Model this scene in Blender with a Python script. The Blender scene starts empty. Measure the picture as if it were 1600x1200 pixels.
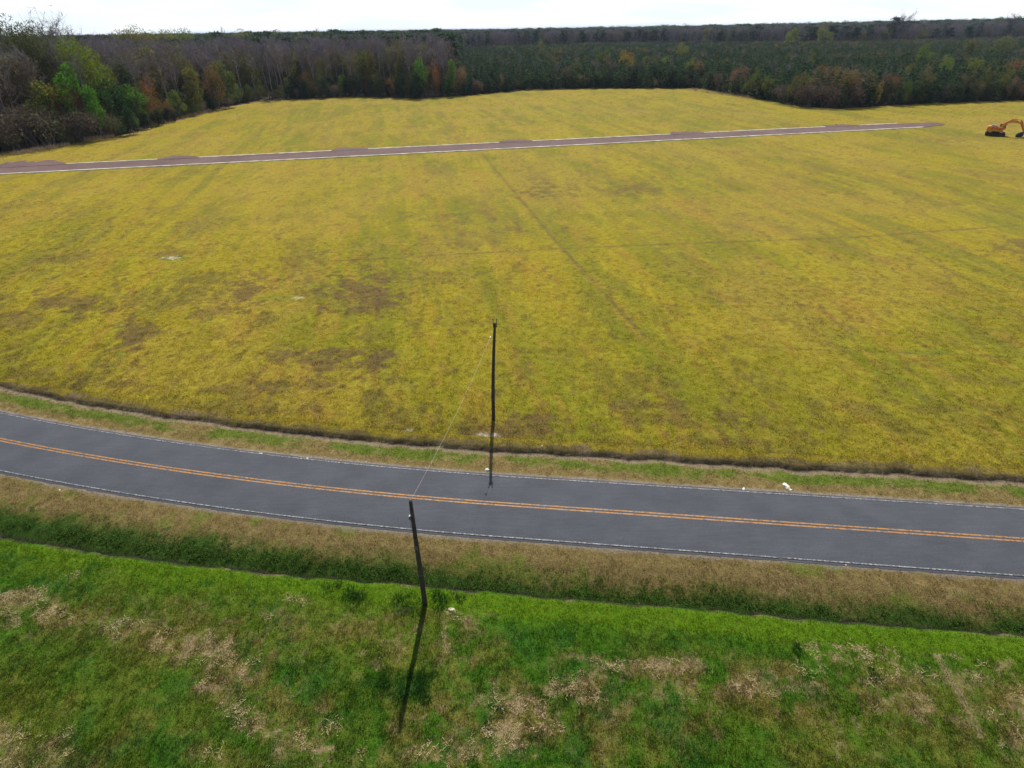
import bpy, bmesh, math, random
import numpy as np
from mathutils import Vector, Matrix

random.seed(7)
RNG = np.random.default_rng(11)
sc = bpy.context.scene
COL = sc.collection

# ------------------------------------------------------------------ camera
CH, PITCH, ROLL = 31.0, math.radians(31.7), math.radians(0.9)
_f = np.array([0, math.cos(PITCH), -math.sin(PITCH)])
_r = np.array([1.0, 0, 0])
_u = np.cross(_r, _f)
_r2 = _r*math.cos(ROLL) - _u*math.sin(ROLL)
_u2 = _r*math.sin(ROLL) + _u*math.cos(ROLL)
cam_d = bpy.data.cameras.new('camera')
cam = bpy.data.objects.new('camera', cam_d)
COL.objects.link(cam)
cam_d.sensor_width = 36.0
cam_d.lens = 36.0*900/1600
cam_d.clip_start, cam_d.clip_end = 0.5, 30000
M4 = Matrix(((_r2[0], _u2[0], -_f[0], 0), (_r2[1], _u2[1], -_f[1], 0), (_r2[2], _u2[2], -_f[2], CH), (0, 0, 0, 1)))
cam.matrix_world = M4
sc.camera = cam

# ------------------------------------------------------------------ sky, sun, exposure
SUN_EL, SUN_AZ = math.radians(48.2), math.radians(3.0)   # azimuth east of +Y
world = bpy.data.worlds.new('World')
sc.world = world
world.use_nodes = True
wn, wl = world.node_tree.nodes, world.node_tree.links
wn.clear()
w_out = wn.new('ShaderNodeOutputWorld'); w_bg = wn.new('ShaderNodeBackground')
sky = wn.new('ShaderNodeTexSky'); sky.sky_type = 'NISHITA'; sky.sun_disc = False
sky.sun_elevation = SUN_EL; sky.sun_rotation = SUN_AZ
sky.air_density = 1.0; sky.dust_density = 0.3
w_bg.inputs['Strength'].default_value = 0.068
tc = wn.new('ShaderNodeTexCoord'); sep = wn.new('ShaderNodeSeparateXYZ')
wl.new(tc.outputs['Generated'], sep.inputs[0])
zz = wn.new('ShaderNodeMath'); zz.operation = 'MAXIMUM'; zz.inputs[1].default_value = 0.0
wl.new(sep.outputs['Z'], zz.inputs[0])
za = wn.new('ShaderNodeMath'); za.operation = 'ADD'; za.inputs[1].default_value = 0.10
wl.new(zz.outputs[0], za.inputs[0])
comb = wn.new('ShaderNodeCombineXYZ')
for i, a in enumerate('XY'):
    d = wn.new('ShaderNodeMath'); d.operation = 'DIVIDE'
    wl.new(sep.outputs[a], d.inputs[0]); wl.new(za.outputs[0], d.inputs[1]); wl.new(d.outputs[0], comb.inputs[i])
cn = wn.new('ShaderNodeTexNoise'); cn.inputs['Scale'].default_value = 0.75; cn.inputs['Detail'].default_value = 6
cn.inputs['Distortion'].default_value = 0.6
wl.new(comb.outputs[0], cn.inputs['Vector'])
cr = wn.new('ShaderNodeMapRange'); cr.inputs['From Min'].default_value = 0.36; cr.inputs['From Max'].default_value = 0.58
cr.inputs['To Min'].default_value = 0.55; cr.inputs['To Max'].default_value = 1.0
wl.new(cn.outputs['Fac'], cr.inputs['Value'])
cm = wn.new('ShaderNodeMixRGB'); cm.inputs['Color2'].default_value = (15.2, 15.6, 16.2, 1)
ce = wn.new('ShaderNodeMapRange'); ce.interpolation_type = 'SMOOTHSTEP'
ce.inputs['From Min'].default_value = 0.0; ce.inputs['From Max'].default_value = 0.45
ce.inputs['To Min'].default_value = 0.92; ce.inputs['To Max'].default_value = 0.12
wl.new(zz.outputs[0], ce.inputs['Value'])
cx2 = wn.new('ShaderNodeMath'); cx2.operation = 'MULTIPLY'; wl.new(cr.outputs[0], cx2.inputs[0]); wl.new(ce.outputs[0], cx2.inputs[1])
wl.new(cx2.outputs[0], cm.inputs['Fac']); hz = wn.new('ShaderNodeMixRGB'); hz.inputs['Color2'].default_value = (10.5, 14.2, 16.5, 1)
hf = wn.new('ShaderNodeMath'); hf.operation = 'MULTIPLY'; hf.inputs[1].default_value = 0.8
wl.new(ce.outputs[0], hf.inputs[0]); wl.new(hf.outputs[0], hz.inputs['Fac']); wl.new(sky.outputs[0], hz.inputs['Color1']); wl.new(hz.outputs[0], cm.inputs['Color1'])
wl.new(cm.outputs[0], w_bg.inputs['Color']); wl.new(w_bg.outputs[0], w_out.inputs[0])

sl = bpy.data.lights.new('sun', 'SUN'); sun = bpy.data.objects.new('sun', sl); COL.objects.link(sun)
sl.energy = 5.0; sl.angle = math.radians(0.53); sl.color = (1.0, 0.955, 0.88)
sd = Vector((math.sin(SUN_AZ)*math.cos(SUN_EL), math.cos(SUN_AZ)*math.cos(SUN_EL), math.sin(SUN_EL)))
sun.rotation_euler = sd.to_track_quat('Z', 'Y').to_euler()
sc.view_settings.view_transform = 'Standard'; sc.view_settings.look = 'None'
sc.view_settings.gamma = 1; sc.view_settings.exposure = 0.08
sc.view_settings.use_curve_mapping = False
sc.render.engine = 'CYCLES'
sc.cycles.max_bounces = 6; sc.cycles.diffuse_bounces = 2; sc.cycles.volume_bounces = 0
sc.cycles.transparent_max_bounces = 8

# ------------------------------------------------------------------ helpers
def ray(px, py):
    return _f*900 + _r2*(px-800) - _u2*(py-600)
def at(px, py, z=0.0):
    "where the line of sight of photo pixel (px, py) meets height z"
    d = ray(px, py); k = (z-CH)/d[2]
    return np.array([d[0]*k, d[1]*k])

def lattice(seed, n=256):
    return np.random.default_rng(seed).random((n, n))
def vnoise(x, y, seed):
    L = lattice(seed); n = L.shape[0]
    xi, yi = np.floor(x).astype(int), np.floor(y).astype(int)
    fx, fy = x-xi, y-yi
    fx, fy = fx*fx*(3-2*fx), fy*fy*(3-2*fy)
    a, b = L[xi % n, yi % n], L[(xi+1) % n, yi % n]
    c, d = L[xi % n, (yi+1) % n], L[(xi+1) % n, (yi+1) % n]
    return (a*(1-fx)+b*fx)*(1-fy) + (c*(1-fx)+d*fx)*fy
def fbm(x, y, seed, octs=4, gain=0.55):
    s, a, t = 0, 1.0, 0
    ca, sa = math.cos(0.7), math.sin(0.7)
    for o in range(octs):
        s = s + a*vnoise(x+seed*3.1, y-seed*1.7, seed+o); t += a; a *= gain
        x, y = (x*ca-y*sa)*2.03, (x*sa+y*ca)*2.03
    return s/t
def sstep(a, b, v):
    t = np.clip((v-a)/(b-a), 0, 1); return t*t*(3-2*t)
def mixc(c, col, w):
    return c*(1-w[:, None]) + np.array(col)[None, :]*w[:, None]

def link(o, parent=None):
    COL.objects.link(o)
    if parent is not None: o.parent = parent
    return o
def mesh_from(name, V, F, mats=(), smooth=False, mi=None):
    me = bpy.data.meshes.new(name)
    V = np.asarray(V, dtype=np.float32)
    if isinstance(F, np.ndarray):
        k = F.shape[1]; n = len(F)
        me.vertices.add(len(V)); me.vertices.foreach_set('co', V.ravel())
        me.loops.add(n*k); me.loops.foreach_set('vertex_index', F.astype(np.int32).ravel())
        me.polygons.add(n)
        me.polygons.foreach_set('loop_start', (np.arange(n)*k).astype(np.int32))
        me.update(calc_edges=True)
    else:
        me.from_pydata([tuple(v) for v in V.tolist()], [], F)
    for m in mats: me.materials.append(m)
    if mi is not None: me.polygons.foreach_set('material_index', np.asarray(mi, dtype=np.int32))
    if smooth: me.polygons.foreach_set('use_smooth', np.ones(len(me.polygons), dtype=bool))
    me.update()
    return me
def obj(name, me, parent=None, kind=None, label=None, cat=None, group=None, loc=None):
    o = bpy.data.objects.new(name, me); link(o, parent)
    if loc is not None: o.location = loc
    if kind: o['kind'] = kind
    if label: o['label'] = label
    if cat: o['category'] = cat
    if group: o['group'] = group
    return o
def thing(name, label, cat, loc, rz=0, group=None):
    o = obj(name, None, None, None, label, cat, group, loc)
    o.rotation_euler = (0, 0, rz); o.empty_display_size = 0.3
    return o

class MB:
    "collects simple solids into one mesh"
    def __init__(s): s.V, s.F, s.mi, s.m = [], [], [], 0
    def add(s, V, F):
        b = len(s.V); s.V += [tuple(v) for v in V]; s.F += [tuple(i+b for i in f) for f in F]; s.mi += [s.m]*len(F)
    def box(s, c, d, rot=None):
        x, y, z = d[0]/2, d[1]/2, d[2]/2
        P = [Vector(p) for p in ((-x,-y,-z),(x,-y,-z),(x,y,-z),(-x,y,-z),(-x,-y,z),(x,-y,z),(x,y,z),(-x,y,z))]
        if rot is not None: P = [rot @ p for p in P]
        P = [p+Vector(c) for p in P]
        s.add(P, [(0,3,2,1),(4,5,6,7),(0,1,5,4),(1,2,6,5),(2,3,7,6),(3,0,4,7)])
    def tube(s, pts, rad, n=8, cap=True):
        pts = [Vector(p) for p in pts]; V, F = [], []
        if not hasattr(rad, '__len__'): rad = [rad]*len(pts)
        for i, p in enumerate(pts):
            t = (pts[min(i+1, len(pts)-1)]-pts[max(i-1, 0)]).normalized()
            a = t.cross(Vector((0, 0, 1)) if abs(t.z) < .9 else Vector((1, 0, 0))).normalized(); b = t.cross(a)
            for k in range(n):
                w = 2*math.pi*k/n; V.append(p+(a*math.cos(w)+b*math.sin(w))*rad[i])
        for i in range(len(pts)-1):
            for k in range(n):
                F.append((i*n+k, (i+1)*n+k, (i+1)*n+(k+1) % n, i*n+(k+1) % n))
        if cap: F.append(tuple(range(n))); F.append(tuple(reversed(range((len(pts)-1)*n, len(pts)*n))))
        s.add(V, F)
    def prism(s, prof, y0, y1):
        "profile in XZ, extruded along Y"
        n = len(prof)
        V = [(x, y0, z) for x, z in prof]+[(x, y1, z) for x, z in prof]
        F = [tuple(range(n)), tuple(reversed(range(n, 2*n)))]
        F += [(i, i+n, (i+1) % n+n, (i+1) % n) for i in range(n)]
        s.add(V, F)
    def mesh(s, name, mats, smooth=False, bevel=0):
        me = mesh_from(name, s.V, s.F, mats, smooth, s.mi)
        bm = bmesh.new(); bm.from_mesh(me); bmesh.ops.recalc_face_normals(bm, faces=bm.faces)
        if bevel: bmesh.ops.bevel(bm, geom=bm.edges[:], offset=bevel, segments=1, affect='EDGES')
        bm.to_mesh(me); bm.free()
        return me

# ------------------------------------------------------------------ materials
def new_mat(name):
    m = bpy.data.materials.new(name); m.use_nodes = True
    nt = m.node_tree; nt.nodes.clear()
    out = nt.nodes.new('ShaderNodeOutputMaterial'); b = nt.nodes.new('ShaderNodeBsdfPrincipled')
    nt.links.new(b.outputs[0], out.inputs[0])
    return m, nt, b, out
def nd(nt, t, **kw):
    n = nt.nodes.new(t)
    for k, v in kw.items():
        if k in n.inputs: n.inputs[k].default_value = v
        else: setattr(n, k, v)
    return n
def simple(name, col, rough=0.7, metal=0, var=0.15, scale=6, bump=0.0):
    m, nt, b, _ = new_mat(name); L = nt.links
    tc = nd(nt, 'ShaderNodeTexCoord'); no = nd(nt, 'ShaderNodeTexNoise', Scale=scale, Detail=5.0)
    L.new(tc.outputs['Object'], no.inputs['Vector'])
    mr = nd(nt, 'ShaderNodeMapRange'); mr.inputs['From Min'].default_value = .3; mr.inputs['From Max'].default_value = .7
    mr.inputs['To Min'].default_value = 1-var; mr.inputs['To Max'].default_value = 1+var
    L.new(no.outputs['Fac'], mr.inputs['Value'])
    vm = nd(nt, 'ShaderNodeVectorMath', operation='SCALE'); vm.inputs[0].default_value = col[:3]
    L.new(mr.outputs[0], vm.inputs['Scale']); L.new(vm.outputs[0], b.inputs['Base Color'])
    b.inputs['Roughness'].default_value = rough; b.inputs['Metallic'].default_value = metal
    b.inputs['Specular IOR Level'].default_value = 0.3
    if bump:
        bp = nd(nt, 'ShaderNodeBump', Strength=bump, Distance=0.02)
        L.new(no.outputs['Fac'], bp.inputs['Height']); L.new(bp.outputs[0], b.inputs['Normal'])
    return m

def ground_mat(name, amp=0.5, s1=3.0, s2=11.0, bump=0.8, dist=0.12, aniso=None, midscale=0.0):
    "albedo from the ground-cover attribute, broken up by fine noise; relief by bump"
    m, nt, b, _ = new_mat(name); L = nt.links
    at_ = nd(nt, 'ShaderNodeAttribute', attribute_name='cover')
    tc = nd(nt, 'ShaderNodeTexCoord')
    mp = nd(nt, 'ShaderNodeMapping'); L.new(tc.outputs['Object'], mp.inputs['Vector'])
    if aniso: mp.inputs['Rotation'].default_value = (0, 0, aniso[0]); mp.inputs['Scale'].default_value = aniso[1]
    n1 = nd(nt, 'ShaderNodeTexNoise', Scale=s1, Detail=8.0, Roughness=0.72)
    n2 = nd(nt, 'ShaderNodeTexNoise', Scale=s2, Detail=4.0, Roughness=0.7)
    L.new(mp.outputs[0], n1.inputs['Vector']); L.new(mp.outputs[0], n2.inputs['Vector'])
    ad = nd(nt, 'ShaderNodeMath', operation='ADD'); L.new(n1.outputs['Fac'], ad.inputs[0]); L.new(n2.outputs['Fac'], ad.inputs[1])
    mr = nd(nt, 'ShaderNodeMapRange'); mr.clamp = True
    mr.inputs['From Min'].default_value = .7; mr.inputs['From Max'].default_value = 1.3
    mr.inputs['To Min'].default_value = 1-amp; mr.inputs['To Max'].default_value = 1+amp
    L.new(ad.outputs[0], mr.inputs['Value'])
    vm = nd(nt, 'ShaderNodeVectorMath', operation='SCALE')
    L.new(at_.outputs['Color'], vm.inputs[0]); L.new(mr.outputs[0], vm.inputs['Scale'])
    # slight hue drift: green <-> straw
    n3 = nd(nt, 'ShaderNodeTexNoise', Scale=s1*0.45, Detail=6.0, Roughness=0.7); L.new(mp.outputs[0], n3.inputs['Vector'])
    hs = nd(nt, 'ShaderNodeHueSaturation')
    hm = nd(nt, 'ShaderNodeMapRange'); hm.inputs['From Min'].default_value = .3; hm.inputs['From Max'].default_value = .7
    hm.inputs['To Min'].default_value = .487; hm.inputs['To Max'].default_value = .513
    L.new(n3.outputs['Fac'], hm.inputs['Value']); L.new(hm.outputs[0], hs.inputs['Hue'])
    L.new(vm.outputs[0], hs.inputs['Color']); L.new(hs.outputs[0], b.inputs['Base Color'])
    b.inputs['Roughness'].default_value = 0.95; b.inputs['Specular IOR Level'].default_value = 0.08
    bp = nd(nt, 'ShaderNodeBump', Strength=bump, Distance=dist)
    L.new(ad.outputs[0], bp.inputs['Height']); L.new(bp.outputs[0], b.inputs['Normal'])
    return m

def leaf_mat(name, attr, transl=0.35, rnd=0.35, hue=0.03, rough=0.7):
    m, nt, b, out = new_mat(name); L = nt.links
    a = nd(nt, 'ShaderNodeAttribute', attribute_name=attr, attribute_type='INSTANCER')
    oi = nd(nt, 'ShaderNodeObjectInfo')
    geo = nd(nt, 'ShaderNodeNewGeometry')
    mr = nd(nt, 'ShaderNodeMapRange'); mr.inputs['To Min'].default_value = 1-rnd; mr.inputs['To Max'].default_value = 1+rnd
    L.new(geo.outputs['Random Per Island'], mr.inputs['Value'])
    vm = nd(nt, 'ShaderNodeVectorMath', operation='SCALE'); L.new(a.outputs['Color'], vm.inputs[0]); L.new(mr.outputs[0], vm.inputs['Scale'])
    hs = nd(nt, 'ShaderNodeHueSaturation'); hm = nd(nt, 'ShaderNodeMapRange')
    hm.inputs['To Min'].default_value = .5-hue; hm.inputs['To Max'].default_value = .5+hue
    L.new(oi.outputs['Random'], hm.inputs['Value']); L.new(hm.outputs[0], hs.inputs['Hue']); L.new(vm.outputs[0], hs.inputs['Color'])
    L.new(hs.outputs[0], b.inputs['Base Color']); b.inputs['Roughness'].default_value = rough
    b.inputs['Specular IOR Level'].default_value = 0.12
    tr = nd(nt, 'ShaderNodeBsdfTranslucent'); L.new(hs.outputs[0], tr.inputs['Color'])
    mx = nd(nt, 'ShaderNodeMixShader', Fac=transl)
    L.new(b.outputs[0], mx.inputs[1]); L.new(tr.outputs[0], mx.inputs[2]); L.new(mx.outputs[0], out.inputs[0])
    return m

M_near = ground_mat('grass_field_near', 0.55, 2.6, 9.0, 0.9, 0.12)
M_verge = ground_mat('verge_ground', 0.5, 4.0, 13.0, 0.9, 0.10)
M_field = ground_mat('yellow_field', 0.36, 1.3, 5.0, 0.7, 0.14)
M_grass = leaf_mat('grass_blades', 'cover', 0.4, 0.3, 0.02)
M_leaf = leaf_mat('tree_foliage', 'tint', 0.42, 0.4, 0.012)
M_twig = leaf_mat('bare_twigs', 'tint', 0.0, 0.3, 0.01)
M_bark = simple('bark', (0.11, 0.09, 0.08), 0.9, 0, 0.3, 3, 0.4)
M_bark_pale = simple('pale_bark', (0.24, 0.20, 0.205), 0.9, 0, 0.3, 2, 0.3)

# ------------------------------------------------------------------ road geometry (plan)
def yc(x):
    x = np.asarray(x, float)
    q = np.where(x < 0, 0.0018*np.maximum(x, -95)**2, 0.0)
    lin = np.where(x < -95, (x+95)*(-0.342), 0.0)
    return 32.55 - 0.12*x + q + lin
def slope(x):
    x = np.asarray(x, float)
    return -0.12 + np.where(x < 0, 0.0036*np.maximum(x, -95), 0.0)
def nrm(x):
    return np.sqrt(1+slope(x)**2)
def xt(x, t):
    "plan point at station x, offset t (positive = beyond the road)"
    return yc(x)+t*nrm(x)

def tdist(x, y):
    return (y-yc(x))/nrm(x)
def near_ditch(x):
    return -7.45 - np.clip(-x-5, 0, 60)*0.035 + 0.24*(fbm(x*0.7, x*0+3, 91, 4, .6)-.5)*2
def far_ditch(x):
    return 6.95 + np.clip(-x-40, 0, 40)*0.03 + 0.40*(fbm(x*0.5, x*0+9, 92, 4, .6)-.5)*2
def relief(x, t):
    "ground height above the road level datum"
    z = np.zeros_like(x)
    # far side
    b = far_ditch(x); r = t-b
    prof = np.interp(r, [-3.4, -2.2, -.9, -.15, .12, .32, .9, 1.8, 6], [-.06, -.10, -.22, -.42, -.46, -.12, -.01, .07, .10])
    # near side (r measured away from the road)
    bn = near_ditch(x); rn = bn-t
    profn = np.interp(rn, [-4.0, -2.6, -1.4, -.35, .05, .30, .7, 2.0, 6], [-.06, -.14, -.45, -.88, -.92, -.35, -.12, -.05, -.02])
    z = np.where(t > 0, prof, profn)
    z = np.where(np.abs(t) < 3.6, -0.06, z)
    y = xt(x, t)
    amp = np.clip((np.abs(t)-3.6)/2, 0, 1)
    z = z + amp*(0.10*(fbm(x*0.9, y*0.9, 31, 3)-.5) + 0.16*(fbm(x*0.12, y*0.12, 35, 3)-.5))
    return z

# ------------------------------------------------------------------ field outline (edge of the wood)
TL = [(0,240),(110,224),(200,210),(228,200),(345,170),(400,158),(560,151),(650,154),(720,150),(830,140),(960,138),(1090,138),(1200,157),(1260,168),(1310,170),(1450,162),(1600,157)]
TLW = [tuple(at(*p)) for p in TL]
TLW = [(-330.0, 100.0), (-240.0, 140.0)] + TLW + [(330.0, 305.0), (520.0, 330.0), (760.0, 300.0)]
POLY = np.array(TLW + [(760.0, -300.0), (-330.0, -300.0)])
def inside(x, y, P=POLY):
    r = np.zeros(x.shape, bool); n = len(P)
    for i in range(n):
        x0, y0 = P[i]; x1, y1 = P[(i+1) % n]
        c = ((y0 > y) != (y1 > y)) & (x < (x1-x0)*(y-y0)/((y1-y0) if y1 != y0 else 1e-9)+x0)
        r ^= c
    return r
def edge_dist(x, y):
    "distance to the tree line"
    d = np.full(x.shape, 1e9)
    for (x0, y0), (x1, y1) in zip(TLW[:-1], TLW[1:]):
        dx, dy = x1-x0, y1-y0; k = np.clip(((x-x0)*dx+(y-y0)*dy)/(dx*dx+dy*dy), 0, 1)
        d = np.minimum(d, np.hypot(x-x0-k*dx, y-y0-k*dy))
    return d

# farm axes: rows run along v, the cross drive along u
UX = np.array([0.98, 0.2]); UX = UX/np.linalg.norm(UX); VX = np.array([-UX[1], UX[0]])

def blob(x, y, px, py, rx, ry, rag=0.9, seed=5, soft=0.55):
    "weight of a ragged patch seen at photo pixel (px,py) with half sizes rx, ry pixels"
    c = at(px, py); a = at(px+rx, py)-c; b = at(px, py-ry)-c
    M = np.linalg.inv(np.array([a, b]).T)
    dx, dy = x-c[0], y-c[1]
    p, q = M[0, 0]*dx+M[0, 1]*dy, M[1, 0]*dx+M[1, 1]*dy
    d = np.sqrt(p*p+q*q)
    m = d < 2.2
    w = np.zeros(x.shape)
    if m.any():
        sc_ = 2.2/max(np.linalg.norm(a), .3)
        n = fbm(x[m]*sc_, y[m]*sc_, seed+int(px) % 50, 4, .7)
        w[m] = sstep(1+soft*.5, 1-soft, d[m]+(n-.5)*2*rag)
    return w
def line_w(x, y, pts, width, seed=3, rag=.6):
    w = np.zeros(x.shape); P = [at(*p) for p in pts]
    n = fbm(x*.5, y*.5, seed, 3)
    for p, q in zip(P[:-1], P[1:]):
        d = q-p; k = np.clip(((x-p[0])*d[0]+(y-p[1])*d[1])/(d@d), 0, 1)
        dd = np.hypot(x-p[0]-k*d[0], y-p[1]-k*d[1])
        w = np.maximum(w, sstep(width, width*.3, dd)*np.clip(1-rag+2*rag*(n-.25), 0, 1))
    return w

C_YEL, C_OLV, C_BRN = (.272, .212, .014), (.155, .158, .012), (.118, .074, .032)
C_TAN = (.30, .215, .030)
C_STRAW, C_VGRN, C_LUSH, C_BRIGHT = (.212, .155, .058), (.100, .150, .014), (.048, .124, .007), (.092, .172, .005)
C_BARE, C_STUB, C_WEED, C_SOIL_SHADE = (.31, .23, .125), (.165, .115, .035), (.042, .095, .013), (.085, .062, .045)
C_FLOOR = (.070, .052, .035)

def paint_far(x, y):
    t = tdist(x, y); n = len(x)
    u = x*UX[0]+y*UX[1]; v = x*VX[0]+y*VX[1]
    c = np.tile(np.array(C_YEL), (n, 1))
    # long soft streaks along the rows and broad cloud-shaped tones
    s1 = fbm(u*.14, v*.022, 41, 4); s2 = fbm(x*.03, y*.03, 42, 4); s3 = fbm(u*.5, v*.09, 43, 4, .65)
    c = mixc(c, C_OLV, sstep(.46, .70, s1)*.7)
    c = mixc(c, C_OLV, sstep(.50, .72, s2)*.35)
    c = mixc(c, (.17, .155, .02), sstep(.50, .62, fbm(u*.32, v*.022, 49, 5, .7))*.75*sstep(.32, .52, fbm(x*.02, y*.012, 48, 3))*sstep(45, 80, y))
    c = mixc(c, (.31, .255, .018), sstep(.56, .68, fbm(u*.28, v*.02, 39, 4, .6))*.35)
    nearw = sstep(75, 45, y + .0*x)
    c = mixc(c, C_OLV, nearw*.45*np.ones(n))
    c = mixc(c, C_TAN, sstep(.45, .62, fbm(x*.045, y*.045, 46, 4))*.55)
    c = mixc(c, (.30, .17, .03), sstep(.54, .70, s3)*.38)
    c = mixc(c, (.20, .14, .035), sstep(.56, .74, fbm(u*.2, v*.05, 47, 5, .7))*.55*sstep(60, 100, y))
    fn = fbm(x*.9, y*.45, 44, 4, .75)
    c = mixc(c, C_BRN, sstep(.58, .74, fn)*.5)
    mott = fbm(x*.22, y*.13, 38, 5, .7)
    c = mixc(c, (.135, .105, .022), sstep(.54, .70, mott)*(.30+.45*sstep(10, -25, x)*sstep(110, 70, y)+.25*sstep(60, 48, y)))
    c = mixc(c, (.35, .29, .02), sstep(.55, .75, fbm(x*.6, y*.35, 45, 4, .7))*.30)
    # brown worn patches
    for (px, py, rx, ry, k) in [(385,455,26,20,.8),(565,455,45,24,.8),(590,470,30,14,.7),(205,520,45,13,.75),(110,475,55,15,.7),(20,500,30,12,.6),(450,555,30,10,.7),(530,565,55,14,.85),
            (580,566,28,12,.85),(500,602,26,9,.7),(380,612,60,12,.6),(850,300,30,8,.75),(700,435,16,7,.6),(980,295,40,7,.6),(835,668,36,16,.75),(1000,632,60,11,.55),
            (1045,655,75,12,.55),(1590,385,30,14,.7),(800,360,16,5,.5),(320,490,30,10,.5),(60,585,50,14,.5),(160,600,60,9,.4),(700,340,40,10,.35),(270,398,30,6,.5),
            (1120,470,30,8,.3),(1560,595,60,8,.4),(1380,640,70,8,.35),(1150,690,90,9,.4),(930,700,80,8,.35),(95,405,60,9,.35),(770,680,34,18,.8),(330,640,110,12,.45)]:
        c = mixc(c, C_BRN, blob(x, y, px, py, rx*1.1, ry*1.1, 2.1)*k*.9)
    for (px, py, rx, ry, k) in [(435,466,28,4,.5),(270,405,22,3,.8),(1440,553,36,4,.6),(1470,552,14,3,.7),(490,560,8,3,.5),(190,555,10,4,.7)]:
        c = mixc(c, (.11, .17, .018), blob(x, y, px, py, rx, ry, 1.4)*k*.8)
    for (px, py, rx, ry, k) in [(585,676,48,4,1.),(760,682,18,5,.9),(1480,727,30,2,.7),(270,404,14,2.2,.8),(465,466,10,2,.5),(640,700,60,2.5,.5)]:
        c = mixc(c, (.50, .44, .33), blob(x, y, px, py, rx, ry, 1.3)*k)
    # furrows and wheel tracks
    for pts, w, k in [([(757,245),(875,385),(1010,530)], .52, .95), ([(500,410),(900,388),(1330,372),(1600,352)], .48, .9), ([(1180,543),(1400,552),(1600,560)], .25, .75),
            ([(1180,290),(1420,390),(1570,470)], .45, .65), ([(690,178),(757,245)], .8, .4), ([(330,430),(250,640)], .25, .4), ([(1290,173),(1400,196)], 1.6, .5), ([(1440,200),(1540,212),(1600,218)], 1.3, .7),
            ([(560,178),(505,262)], 1.2, .3), ([(420,240),(540,172)], 1.6, .3), ([(620,165),(640,240),(655,300)], 1.4, .25), ([(940,300),(1250,296),(1600,300)], .4, .5), ([(680,322),(900,310)], .4, .4), ([(860,470),(1250,455),(1600,450)], .3, .3), ([(300,260),(150,420)], .5, .3), ([(1050,225),(1420,330),(1600,390)], .5, .3), ([(1120,213),(1600,300)], .7, .3)]:
        c = mixc(c, (.15, .11, .03), line_w(x, y, pts, w, 50+len(pts))*k)
    # the tree line: dry reeds, then the floor of the wood
    ed = edge_dist(x, y); ins = inside(x, y)
    e = np.where(ins, ed, -ed) + (fbm(x*.2, y*.2, 71, 4)-.5)*3.0
    c = mixc(c, (.34, .23, .13), sstep(3.0, 1.0, e)*.55*sstep(.35, .6, fbm(x*.03, y*.03, 72, 3)))
    c = mixc(c, C_FLOOR, sstep(.8, -.6, e))
    # grass edge above the ditch
    b = far_ditch(x); r = t-b + .5*(fbm(x*.6, y*.6, 73, 4)-.5)
    c = mixc(c, (.15, .125, .03), sstep(1.9, .5, r)*sstep(.30, .60, fbm(x*.3, y*.3, 74, 4))*.7)
    return c

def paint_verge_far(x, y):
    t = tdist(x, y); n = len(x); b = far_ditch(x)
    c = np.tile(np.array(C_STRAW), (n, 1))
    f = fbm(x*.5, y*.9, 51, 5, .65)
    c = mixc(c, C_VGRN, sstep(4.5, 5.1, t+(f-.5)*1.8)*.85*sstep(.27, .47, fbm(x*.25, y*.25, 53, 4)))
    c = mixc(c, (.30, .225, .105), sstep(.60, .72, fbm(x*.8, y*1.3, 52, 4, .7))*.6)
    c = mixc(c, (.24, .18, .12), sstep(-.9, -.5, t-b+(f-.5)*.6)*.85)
    c = mixc(c, C_SOIL_SHADE, sstep(-.3, .0, t-b+(f-.5)*.3)*.8*sstep(.34, .55, fbm(x*.3, y*.3, 55, 4, .7)))  # dark band in the ditch: soil colour with the bank's shade painted in
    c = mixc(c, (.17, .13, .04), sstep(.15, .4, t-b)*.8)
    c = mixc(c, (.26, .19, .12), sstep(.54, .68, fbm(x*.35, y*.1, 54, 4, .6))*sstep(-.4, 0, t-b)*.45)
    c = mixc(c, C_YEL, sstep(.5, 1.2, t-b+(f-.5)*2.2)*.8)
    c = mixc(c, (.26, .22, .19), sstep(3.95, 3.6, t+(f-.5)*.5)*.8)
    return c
def paint_verge_near(x, y):
    t = -tdist(x, y); n = len(x); b = -near_ditch(x)
    c = np.tile(np.array(C_STRAW)*.9, (n, 1))
    f = fbm(x*.45, y*.7, 61, 5, .65)
    lefty = sstep(5, -25, x)
    g = t-b+1.45+(f-.5)*2.6+.9*lefty
    c = mixc(c, (.10, .12, .022), sstep(-.7, .4, g)*.75)
    c = mixc(c, C_WEED, sstep(.2, 1.0, g)*.9)
    c = mixc(c, (.26, .19, .085), sstep(.60, .74, fbm(x*.9, y*1.3, 62, 4, .7))*.5*sstep(.8, .2, g))
    c = mixc(c, (.12, .16, .02), sstep(.57, .70, fbm(x*.35, y*.35, 63, 4, .7))*.6*sstep(.8, .0, g))
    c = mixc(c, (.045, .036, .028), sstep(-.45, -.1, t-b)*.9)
    c = mixc(c, (.20, .15, .09), sstep(.15, .45, t-b+(f-.5)*.3)*.9*sstep(.46, .58, fbm(x*.4, y*.4, 65, 4, .7)))
    c = mixc(c, C_WEED, sstep(.15, .4, t-b)*sstep(.42, .58, fbm(x*.5, y*.5, 64, 4, .7))*.9)
    c = mixc(c, C_BRIGHT, sstep(.35, .75, t-b+(f-.5)*.6)*.95)
    c = mixc(c, (.24, .20, .17), sstep(4.0, 3.55, t+(f-.5)*.6)*.7)
    return c
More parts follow.
